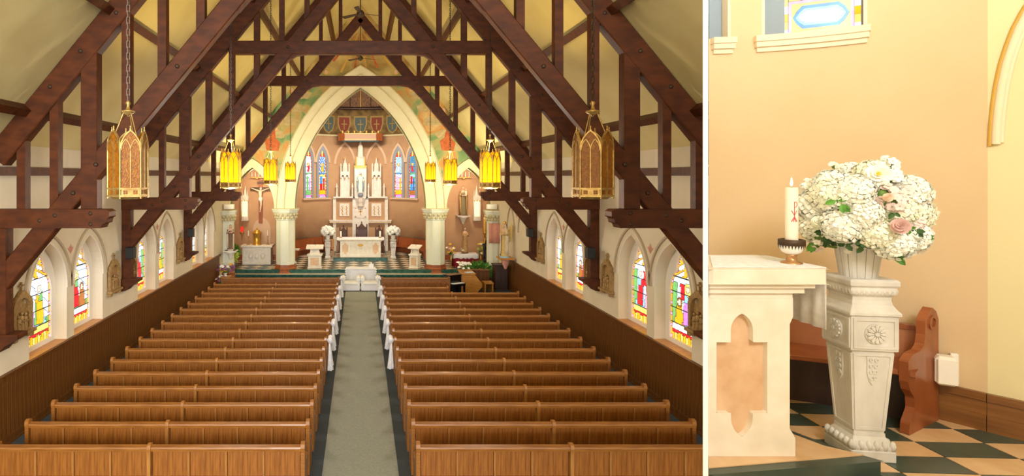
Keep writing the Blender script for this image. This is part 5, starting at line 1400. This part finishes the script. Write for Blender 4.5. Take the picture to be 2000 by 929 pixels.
# windows with sills
def corner_window(pa, pb, ga, gb, sa, sb, kind):
    global win_n
    win_n += 1; o = bpy.data.objects.new('window_%d' % win_n, None); COL.objects.link(o)
    struct(o, 'stained glass window above ' + ('a long stone sill, blue oval border panel' if kind else 'a short stone sill, green and blue panes'))
    a, b = ang(pa), ang(pb)
    for z0, z1, d0, e in ((-.045, 0, .055, 0), (-.085, -.045, .042, .004), (-.12, -.085, .02, .01)):
        flat(cstrip(ang(sa)-e-(0 if kind else .006), ang(sb)+e, CR-d0, CR+.02, ZS+z0, ZS+z1, 12)).build('window_sill', 'trimw', o)
    if kind: flat(cstrip(a, ang(pa)-.012, CR, CR+.33, ZS, 7.4, 2)).build('window_jamb', 'trimw', o)
    flat(cstrip(b, ang(pb)+.012, CR, CR+(.33 if kind else .12), ZS, 7.4, 2)).build('window_jamb', 'trimw', o)
    if kind: flat(cstrip(a-.013, ang(ga), CR+.10, CR+.33, ZS, 7.4, 3)).build('window_reveal', 'bluegrey2', o)
    flat(cstrip(ang(gb), b+.013, CR+.10, CR+(.33 if kind else .115), ZS, 7.4, 3)).build('window_reveal', 'bluegrey2', o)
    A, B = ang(ga), ang(gb); R2 = CR+.16
    if not kind: A = pang(R2)-.003
    P0, P1 = Vector((*cpt(A, R2), 0)), Vector((*cpt(B, R2), 0)); wv = (P1-P0); L = wv.length; wv.normalize(); nn = Vector((-wv.y, wv.x, 0)); nn = nn if nn.y > 0 else -nn
    fn = lambda u, v, t: tuple(P0+wv*(L/2+u)+nn*t+Vector((0, 0, ZS+.01+v)))
    h = L/2
    def pic(x, v, s, var):
        z = v*.84
        if not kind: return ['green', 'sky', 'white', 'amber', 'sky'][int(z*9) % 5]
        if abs(s) > .86: return 'white' if int(z*22) % 2 else 'gold'
        if z > .27: return ['gold', 'amber', 'white', 'sky', 'brown'][int(z*12+x*14) % 5]
        if z > .245 or z < .02 or abs(s) > .78: return 'pink'
        e = (abs(x)/(h*.72))**1.5+(abs(z-.133)/.098)**2
        if e < .45: return 'ice'
        if e < 1.0: return 'sky' if e < .7 else 'blue'
        return 'gold'
    if not kind:
        glass(o, lambda v: h, 60, 6, fn, .84, pic, 0, 90+win_n, .0022, ()); return
    def rect(x0, x1, z0, z1): return [(x0, z0), (x1, z0), (x1, z1), (x0, z1)]
    def pane(P, k, holes=()): MB().prism(P, fn, -.004, .004, holes=holes).build('pane', glass_mat(k), o)
    b1, b2 = h*.84, h*.76
    nz = 14
    for k in range(nz):                                        # side borders of small panes
        z0 = .84*k/nz; z1 = z0+.84/nz-.003
        for sx in (-1, 1): pane(rect(*sorted((sx*h, sx*(b1+.003))), z0, z1), ('white', 'gold', 'amber')[k % 3])
    pane(rect(-b1, b1, .012, .27), 'pink', [rect(-b2, b2, .032, .25)])
    hexa = lambda kx, kz: [(-b2*.96*kx, .141), (-b2*.82*kx, .141+.05*kz), (-b2*.62*kx, .141+.088*kz), (b2*.62*kx, .141+.088*kz), (b2*.82*kx, .141+.05*kz), (b2*.96*kx, .141), (b2*.82*kx, .141-.05*kz), (b2*.62*kx, .141-.088*kz), (-b2*.62*kx, .141-.088*kz), (-b2*.82*kx, .141-.05*kz)]
    pane(rect(-b2, b2, .034, .248), 'gold', [hexa(1, 1)])
    pane(hexa(.99, .98), 'blue', [hexa(.90, .74)]); pane(hexa(.89, .73), 'sky', [hexa(.80, .52)]); pane(hexa(.795, .51), 'ice')
    for k in range(5):
        for q in range(5):
            z0 = .274+.112*k; x0 = -b1+2*b1*q/5
            pane(rect(x0+.002, x0+2*b1/5-.002, z0, z0+.109), ['gold', 'amber', 'white', 'sky', 'green', 'brown'][(k*2+q*3) % 6])
    MB().prism(rect(-h, h, 0, .84), fn, .005, .009).build('leading', 'lead', o)
corner_window(1488, 1694, 1540, 1684, 1472, 1700, 1)
corner_window(1384, 1427, 1385, 1398, 1385, 1434, 0)
# arch moulding on the pale wall
def ray_pale(px, py):
    k = (px-U0)/F; den = k*nv_.x+nv_.y; y = (c0[0]*nv_.x+c0[1]*nv_.y)/den
    return Vector((k*y, y, H-(py-V0)*y/F))
am = thing('arch_moulding', 'ivory curved arch moulding with gold edge on the pale wall', 'moulding', (c0[0], c0[1], 5.6))
for off, r, m_, nm in ((0, .012, 'goldp', 'gold_edge'), (12, .022, 'trimw', 'ivory_roll'), (22, .012, 'trimw', 'inner_fillet')):
    pts_ = [ray_pale(px+off, py) for px, py in ((1934, 285-off*.3), (1936, 245), (1940, 205), (1946, 165), (1955, 125), (1967, 88), (1980, 55), (1996, 25), (2015, -5))]
    o = MB().tube([p-nv_*r*.6-Vector((c0[0], c0[1], 5.6)) for p in pts_], r, 8).build(nm, m_, am)
# dais
dpoly = lambda m: [ppt(2.82+m, .014), (2.79-m*.9, 2.945+m), (2.665-m, 3.09+m*.3), (2.46-m, 3.55), ppt(3.55, .014)]
ds = MB().prism(dpoly(0), lambda u, v, t: (u, v, t), CZ, CZ+.080).build('altar_dais', 'greenm2', bevel=.022); tag(ds, 'marble dais with rounded green edge and beige top under the candle altar', 'dais')
MB().prism(dpoly(.06), lambda u, v, t: (u, v, t), CZ+.078, CZ+.085).build('beige_top', 'beigem2', ds)
# altar
AZ = CZ+.086; yf = 2.985
t = thing('candle_altar', 'cream marble altar with pointed cross-shaped tan recess, carrying the lit candle', 'altar', (2.1, 3.2, AZ))
LOC = Vector((2.1, 3.2, AZ))
def A_(mb, *a, **k):
    mb.v = [tuple(Vector(p)-LOC) for p in mb.v]; return mb.build(*a, **k)
bx1 = pxy(1549, yf); ztop = 5.005; zb0 = AZ; zb1 = ztop-.165
lx = lambda y: KX*y+.016
px2 = lambda px: pxy(px, yf); pz2 = lambda py: pz(py, yf)
# recess outline taken from the photograph's proportions
ca_ = (px2(1449), 0); 
rw, aw = .137, .060
cxq = px2(1449); z_t, z_b = pz2(668), pz2(806)
ztip, zbot = pz2(612), pz2(852)
top_ = arch(aw, .09, 8, ztip-.09, cxq); bot_ = arch(aw*.98, .10, 8, 0, cxq); bot_ = [(x, zbot+.10-z) for x, z in reversed(bot_)]
rec = [(cxq-rw, z_b), (cxq-rw, z_t), (cxq-aw, z_t)]+top_+[(cxq+aw, z_t), (cxq+rw, z_t), (cxq+rw, z_b), (cxq+aw*.98, z_b)]+bot_+[(cxq-aw*.98, z_b)]
ch_ = .018
outer = [(lx(yf), zb0), (bx1+.012, zb0), (bx1+.012, zb0+.10), (bx1-ch_, zb0+.15), (bx1-ch_, zb1-.14), (bx1, zb1-.10), (bx1, zb1), (lx(yf), zb1)]
A_(MB().prism(outer, XZ(yf), 0, .045, holes=[rec]), 'front_slab', 'creamm', t, bevel=.006)
A_(MB().prism([(lx(yf+.045), yf+.04), (bx1-.02, yf+.04), (bx1-.02, yf+.42), (lx(yf+.42), yf+.42)], lambda u, v, q: (u, v, q), zb0, zb1), 'body', 'creamm', t)
A_(MB().prism(rec, XZ(yf), .034, .05), 'tan_inset', 'tanm', t)
for z0, z1, e in ((zb1, zb1+.03, .005), (zb1+.03, zb1+.06, .055), (zb1+.06, zb1+.085, .10)):
    y0 = yf-e*.35
    A_(MB().prism([(lx(y0), y0), (bx1+e, y0), (bx1+e, yf+.44), (lx(yf+.44), yf+.44)], lambda u, v, q: (u, v, q), z0, z1), 'moulding', 'creamm', t, bevel=.01)
y0 = yf-.06
sx1 = pxy(1622, y0)
A_(MB().prism([(lx(y0), y0), (sx1, y0), (sx1, yf+.48), (lx(yf+.48), yf+.48)], lambda u, v, q: (u, v, q), ztop-.08, ztop), 'table_slab', 'creamm', t, bevel=.025)
# white cloth over the end
ct = thing('altar_linen', 'sheer white linen hanging over the end of the candle altar', 'cloth', (sx1, 3.2, ztop))
mb = MB(); rs = []
for z in (0.004, -.1, -.2, -.33):
    rs.append([(sx1+.012-2*0-sx1-.0+.010*math.sin(j*1.3)*(abs(z)*3), yf-.02+.44*j/24-3.2, z) for j in range(25)])
mb.rings(rs, close=False, cap=False)
o = mb.build('hanging_end', 'sheer', ct); o.modifiers.new('solid', 'SOLIDIFY').thickness = .003
mb = MB().prism([(lx(yf+.02)+.01, yf+.0), (sx1+.012, yf-.02), (sx1+.012, yf+.42), (lx(yf+.42)+.01, yf+.42)], lambda u, v, q: (u-sx1, v-3.2, q), .001, .005)
mb.build('runner', 'cloth', ct)
# candle in its bowl
cy = 3.10; cxx = pxy(1546, cy)
t = thing('altar_candle_bowl', 'white enamel bowl with dark filigree rim on a copper foot, on the altar', 'candle holder', (cxx, cy, ztop+.006))
MB().lathe([(.052, 0), (.05, .006), (.026, .014), (.022, .038), (.03, .046), (.02, .05)], n=18).build('foot', 'copper', t)
MB().lathe([(.02, .048), (.045, .062), (.056, .085), (.058, .105), (.05, .105), (.045, .085)], n=24).build('bowl', 'whitee', t)
MB().lathe([(.058, .1), (.063, .108), (.063, .132), (.055, .134), (.055, .11)], n=24).build('rim', 'bronze', t)
fz_ = MB()
for k in range(26):
    a = 2*PI*k/26; c, s_ = math.cos(a), math.sin(a); e = Vector((-s_, c, 0))*.006
    p, q_ = Vector((.0635*c, .0635*s_, .108)), Vector((.060*c, .060*s_, .078)); fz_.add([p+e, p-e, q_], [(0, 1, 2)])
fz_.build('filigree_points', 'bronze', t)
MB().lathe([(.012, .1), (.012, .118)], n=8).build('pricket', 'bronze', t)
cb = ztop+.006+.118
t = thing('pillar_candle', 'tall lit white pillar candle with red monogram in the altar bowl', 'candle', (cxx, cy, cb)); cr = .0305
MB().lathe([(cr, 0), (cr, .30), (cr*.93, .306), (cr*.5, .300)], n=24).build('wax', 'wax', t)
MB().tube([(0, 0, .298), (.001, 0, .318)], .0012, 5).build('wick', 'black', t)
MB().lathe([(.001, .312), (.0055, .320), (.0065, .330), (.004, .345), (.0005, .362)], n=10).build('flame', 'flame', t)
aim = math.atan2(-cy, -cxx)+.42
def oncandle(u, v): a = aim+u/cr; return (cr*1.01*math.cos(a), cr*1.01*math.sin(a), v)
mg = MB()
for st_ in ([(0, .13+.012*i) for i in range(9)], [(0, .225), (.008, .226), (.014, .218), (.014, .205), (.008, .197), (0, .196)], [(-.014, .115), (-.007, .13), (0, .147), (.007, .13), (.014, .115)], [(-.013, .178), (-.006, .163), (0, .147), (.006, .163), (.013, .178)], [(-.006, .115), (-.002, .13), (0, .147)], [(.006, .115), (.002, .13), (0, .147)]):
    mg.tube([oncandle(u, v) for u, v in st_], .0019, 5)
mg.build('red_monogram', 'redp', t)
# pedestal
PX, PY, PR = 2.885, 3.2, math.radians(-8)
p = thing('carved_pedestal', 'crackled white tapering pedestal carved with rosettes beside the candle altar', 'pedestal', (PX, PY, CZ), PR)
pedestal_parts(p, True); p.scale = (.98, .98, 1.0)
# slatted pot
t = thing('slatted_pot', 'white painted slatted wooden pot on the carved pedestal', 'pot', (PX-.005, PY, CZ+1.02))
zz = .205
MB().lathe([(.080, 0), (.103, zz-.01), (.09, zz-.01), (.07, .02)], n=24).build('liner', 'white', t)
for k in range(16):
    a0 = 2*PI*k/16+.02; a1 = 2*PI*(k+1)/16-.02; rs = []
    for r, z in ((.085, 0), (.112, zz)):
        rs.append([((r+d)*math.cos(a), (r+d)*math.sin(a), z) for a, d in ((a0, 0), ((a0+a1)/2, .0015), (a1, 0), (a1, -.006), (a0, -.006))])
    MB().rings(rs, smooth=False).build('slat', 'crackle', t)
MB().lathe([(.109, zz-.035), (.118, zz-.034), (.1195, zz), (.110, zz)], n=28).build('rim_band', 'white', t)
for a in (aim-.9, aim+PI-.9): MB().ball((.115*math.cos(a), .115*math.sin(a), zz-.05), .022, 8, 6).build('knob', 'white', t)
# ------------------------------------------------------------------ the bouquet
BZ = 5.31; BC = Vector((PX, PY, BZ))
hyd = []
for k, (R, n, size, m_) in enumerate(((.096, 120, .027, 'whitef'), (.088, 110, .026, 'ivoryf'), (.078, 90, .024, 'whitef'))):
    me = bloom_mesh(R, n, size, 20+k, (1, 1, .88)).mesh('hydrangea_head'); me.materials.append(M[m_])
    mc = core(R*.97).mesh('bloom_core'); mc.materials.append(M['ivoryf']); hyd.append((me, mc, R))
rnd = random.Random(12)
flowers = 0
view = Vector((-PX, -PY, 0)).normalized()
def stem_to(t, off):
    """stem from the bloom down into the pot (local to the bloom)"""
    e = Vector((PX, PY, CZ+1.02+.16))-Vector(t.location)
    e = Matrix.Rotation(0, 3, 'Z') @ e
    MB().tube([(0, 0, 0), e*.5+Vector((0, 0, -.01)), e], .004, 5).build('stem', 'stem', t)
right = Vector((-view.y, view.x, 0)); right = right if right.x > 0 else -right
DESC = ['creamy white hydrangea head']
# (across, up, towards the viewer) in metres from the middle of the bouquet; variant; words
HY = [(-.215, .02, .10, 0, 'at the candle side, middle height'), (-.205, -.115, .08, 1, 'low beside the candle'), (-.13, .135, .10, 0, 'high on the candle side'), (-.135, .085, .19, 1, 'in front of the high candle-side head'), (-.02, .10, .21, 0, 'large, at the upper middle'),
      (.065, .195, .06, 1, 'at the very top'), (-.075, -.085, .24, 0, 'large, at the lower front'), (.025, -.02, .26, 2, 'small, at the very front'), (.075, -.115, .21, 1, 'front, above the pot rim'), (.155, -.17, .15, 0, 'hanging low over the pot rim'),
      (.17, .01, .15, 1, 'on the bench side, behind the rose'), (.225, .10, .06, 0, 'high on the bench side'), (.25, -.01, .04, 1, 'outermost on the bench side'), (.225, -.14, .06, 0, 'low on the bench side'), (-.05, .19, -.03, 2, 'at the top back'),
      (-.15, .04, -.13, 0, 'at the back toward the candle'), (.05, .07, -.2, 1, 'at the back middle'), (.17, .0, -.15, 0, 'at the back toward the bench'), (-.05, -.08, -.2, 1, 'low at the back'), (.13, .12, -.05, 2, 'between the top and the bench side')]
for a, b, c, v, words in HY:
    a *= .97
    t = thing('hydrangea', 'white hydrangea head in the pot, ' + words, 'flower', BC+right*a*.94+Vector((0, 0, b))+view*c, 0, 'hydrangeas in the slatted pot')
    me, mc, R = hyd[v]
    d = Vector(t.location)-(BC-Vector((0, 0, .12))); rot = d.to_track_quat('Z', 'Y').to_euler()
    h_ = link('bloom', me, None, t, rot=rot); link('bloom_core', mc, None, h_)
    stem_to(t, 0)
def small_cluster(a, b, c, words, m_, seed, R=.05, n=26, size=.022):
    t = thing('blossom_sprig', words, 'flower', BC+right*a*.92+Vector((0, 0, b))+view*c, 0, 'blossom sprigs in the slatted pot')
    r2 = random.Random(seed); mb = MB()
    for k in range(n):
        d = Vector((r2.gauss(0, 1), r2.gauss(0, 1), r2.gauss(0, 1.3))).normalized(); floret(mb, d*R*r2.uniform(.5, 1.1), (d+view*.5).normalized(), size*r2.uniform(.8, 1.2), r2, 5)
    mb.build('petals', m_, t)
    MB().ball((0, 0, 0), R*.5, 7, 5).build('calyx', 'stem', t); stem_to(t, 0)
small_cluster(.125, .235, .08, 'tall white stock sprig at the top of the bouquet', 'whitef', 1, .055, 34)
small_cluster(.135, .175, .13, 'white stock sprig just under the tall one', 'whitef', 2, .05, 30)
small_cluster(.105, .09, .22, 'pale blush blossoms at the heart of the bouquet', 'blushf', 3, .055, 34)
small_cluster(.15, .05, .22, 'pale lilac blossoms between the white heads and the rose', 'blushf', 4, .055, 34)
small_cluster(.215, .09, .12, 'blush blossoms tucked in front of the high bench-side head', 'blushf', 5, .045, 26)
small_cluster(.245, -.07, .12, 'small white blossoms beside the rose', 'blushf', 6, .04, 24)
small_cluster(.29, -.12, .04, 'lilac blossom sticking out low on the bench side', 'blushf', 7, .03, 14)
small_cluster(-.25, .125, .06, 'small white blossoms sticking out above the candle', 'whitef', 8, .035, 18)
small_cluster(-.19, -.16, .14, 'loose white blossoms drooping over the pot on the candle side', 'whitef', 9, .045, 22)
small_cluster(-.20, -.215, .10, 'faint blush blossoms hanging lowest beside the altar slab', 'blushf', 10, .035, 16, .018)
small_cluster(-.12, .245, .0, 'tiny white buds on a thin twig at the top', 'ivoryf', 13, .022, 10, .015)
def rose(a, b, c, words, m_, R=.045, centre=None, name='garden_rose'):
    pos = BC+right*a*.92+Vector((0, 0, b))+view*c
    t = thing(name, words, 'flower', pos); ax = (view+Vector((0, 0, .35))).normalized(); Q = ax.to_track_quat('Z', 'Y')
    for ring, (nr, rr, zz2, tilt) in enumerate(((5, 1.0, 0, .25), (5, .78, .012, .6), (5, .55, .02, 1.0), (4, .34, .026, 1.3), (3, .18, .03, 1.5))):
        mb = MB()
        for k in range(nr):
            an = 2*PI*k/nr+ring*.6; rows = []
            for i in range(4):
                f = i/3; row = []
                for j in range(5):
                    g = (j-2)/2*.75*(1.1 if i < 3 else .7)
                    rad = R*rr*(.15+.85*f*math.cos(tilt*.6)+.0); z = zz2+R*rr*f*math.sin(tilt)*1.0-.004*abs(g)
                    row.append(Q @ Vector((rad*math.cos(an+g), rad*math.sin(an+g), z)))
                rows.append(row)
            mb.rings(rows, close=False, cap=False)
        mb.build('petals', m_, t)
    if centre: MB().ball(Q @ Vector((0, 0, .03)), .012, 8, 6).build('centre', centre, t)
    stem_to(t, 0)
rose(.175, -.075, .28, 'dusky pink garden rose at the front of the bouquet', 'rosef', .043)
rose(.085, .19, .17, 'flat white flower with yellow centre at the top of the bouquet', 'whitef', .062, 'yellowf', 'anemone')
rose(-.185, -.075, .20, 'small closed white rose beside the candle', 'ivoryf', .036)
rose(.125, .075, .275, 'tiny peach rose among the blush blossoms', 'rosef2', .024)
rnd = random.Random(4)
lv = MB(); 
LWORDS = ['beside the pot on the candle side', 'under the large upper white head', 'between the two upper front heads', 'under the front head over the rim', 'under the large lower head', 'hanging lowest over the pot', 'outermost toward the bench', 'just above the pink rose', 'low at the bench edge', 'dark tuft between candle-side heads', 'second dark tuft near the candle', 'third dark tuft above the rim', 'behind the smallest front head', 'behind the pink rose', 'topmost silver one by the candle', 'middle silver one by the candle', 'lowest silver one by the candle', 'by the tiny peach rose', 'high on the bench side', 'over the pink rose']
LEAF = [(-.21, -.20, .12, .07, 'leaf'), (-.10, .055, .27, .06, 'leaf'), (-.075, .035, .30, .06, 'leaf'), (.02, -.2, .2, .05, 'leaf_dark'), (-.06, -.19, .22, .05, 'leaf_dark'), (.16, -.245, .16, .06, 'leaf'), (.28, -.02, .10, .035, 'leaf'), (.21, -.09, .2, .035, 'leaf'), (.285, -.14, .08, .04, 'leaf'),
        (-.13, -.15, .2, .06, 'leaf_dark'), (-.16, -.13, .2, .05, 'leaf_dark'), (-.145, -.175, .18, .055, 'leaf_dark'), (.01, -.17, .24, .04, 'leaf_dark'), (.24, -.10, .14, .05, 'leaf_dark'), (-.235, .13, .07, .04, 'sage'), (-.235, .10, .08, .04, 'sage'), (-.255, .05, .06, .03, 'sage'), (.12, .10, .25, .03, 'leaf'), (.22, .16, .10, .025, 'leaf'), (.15, -.005, .27, .035, 'leaf_dark')]
M['sage'] = mat('sage_leaf', '#93a58c', .7)
for k, (a, b, c, L, m_) in enumerate(LEAF):
    pos = BC+right*a*.92+Vector((0, 0, b))+view*c
    t = thing('leaf_spray', ('dark green' if m_ == 'leaf_dark' else 'silvery sage' if m_ == 'sage' else 'fresh green')+' leaf spray in the bouquet, '+LWORDS[k], 'leaf', pos, 0, 'leaf sprays in the slatted pot')
    for q_ in range(3 if m_ != 'leaf' else 2):
        d = (right*rnd.uniform(-1, 1)+Vector((0, 0, rnd.uniform(-1, .5)))+view*.4).normalized(); e = d.cross(view).normalized()
        mb = MB(); pp = [Vector((0, 0, 0)), d*L*.3+e*L*.26, d*L*.7+e*L*.22, d*L, d*L*.7-e*L*.22, d*L*.3-e*L*.26]; md = [d*L*.35-view*.006, d*L*.7-view*.006]
        mb.add(pp+md, [(0, 1, 6), (1, 2, 7, 6), (2, 3, 7), (3, 4, 7), (4, 5, 6, 7), (5, 0, 6)]); mb.build('leaf', m_, t)
    stem_to(t, 0)
# ------------------------------------------------------------------ curved bench, loudspeaker
t = thing('curved_side_bench', 'red brown wooden bench with shaped end panel under the peach wall', 'bench', (CCX, CCY, CZ))
def cs2(a0, a1, r0, r1, z0, z1, n=20):
    mb = cstrip(a0, a1, r0, r1, z0, z1, n); mb.v = [(x-CCX, y-CCY, z) for x, y, z in mb.v]; return flat(mb)
E1 = math.radians(39); E0 = math.radians(88)
cs2(E0, E1, 1.44, 1.48, .30, .60).build('back', 'redw2', t)
cs2(E0, E1, 1.43, 1.49, .585, .615).build('back_rail', 'redw', t)
cs2(E0, E1, 1.10, 1.46, .355, .39).build('seat', 'redw', t, bevel=.006)
cs2(E0, E1, 1.36, 1.40, .0, .355).build('base_board', 'darkw', t)
bp = Vector((3.775-CCX, 3.64-CCY, 0)); fp = Vector((3.36-CCX, 3.42-CCY, 0)); dd = (fp-bp); LL = dd.length; dd.normalize(); ee = Vector((-dd.y, dd.x, 0))
fn = lambda u, v, q: tuple(bp+dd*u*LL+ee*q+Vector((0, 0, v)))
prof = [(u, v*.92) for u, v in [(0, 0), (.98, 0), (.96, .08), (.80, .16), (.82, .24), (.95, .30), (1.0, .36), (1.0, .50), (.85, .535), (.62, .54), (.50, .57), (.46, .64), (.46, .74), (.36, .78), (.22, .815), (.08, .78), (0, .72)]]
MB().prism(prof, fn, -.022, .022).build('end_panel', 'redw', t, .008)
MB().prism(disc(.23, .653, .12, .046, 16), fn, -.03, .03, holes=[disc(.23, .653, .08, .03, 16)]).build('carved_ring', 'redw', t)
sa_ = ang(1850); spx, spy = cpt(sa_, CR-.085)
t = thing('wall_speaker', 'small white loudspeaker on the curved peach wall beside the bench', 'loudspeaker', (spx, spy, 4.155), math.atan2(spy, spx)-PI/2+.25)
MB().box(-.055, .055, -.06, .045, 0, .185).build('cabinet', 'white', t, .02)
MB().box(-.047, .047, -.066, -.058, .012, .173).build('grille', 'whitee', t, .006)
MB().box(.035, .075, .03, .06, -.005, .195).build('bracket', 'white', t, .004)
MB().tube([(.06, .05, .0), (.06, .06, -.05), (.055, .07, -.2)], .003, 5).build('cable', 'black', t)
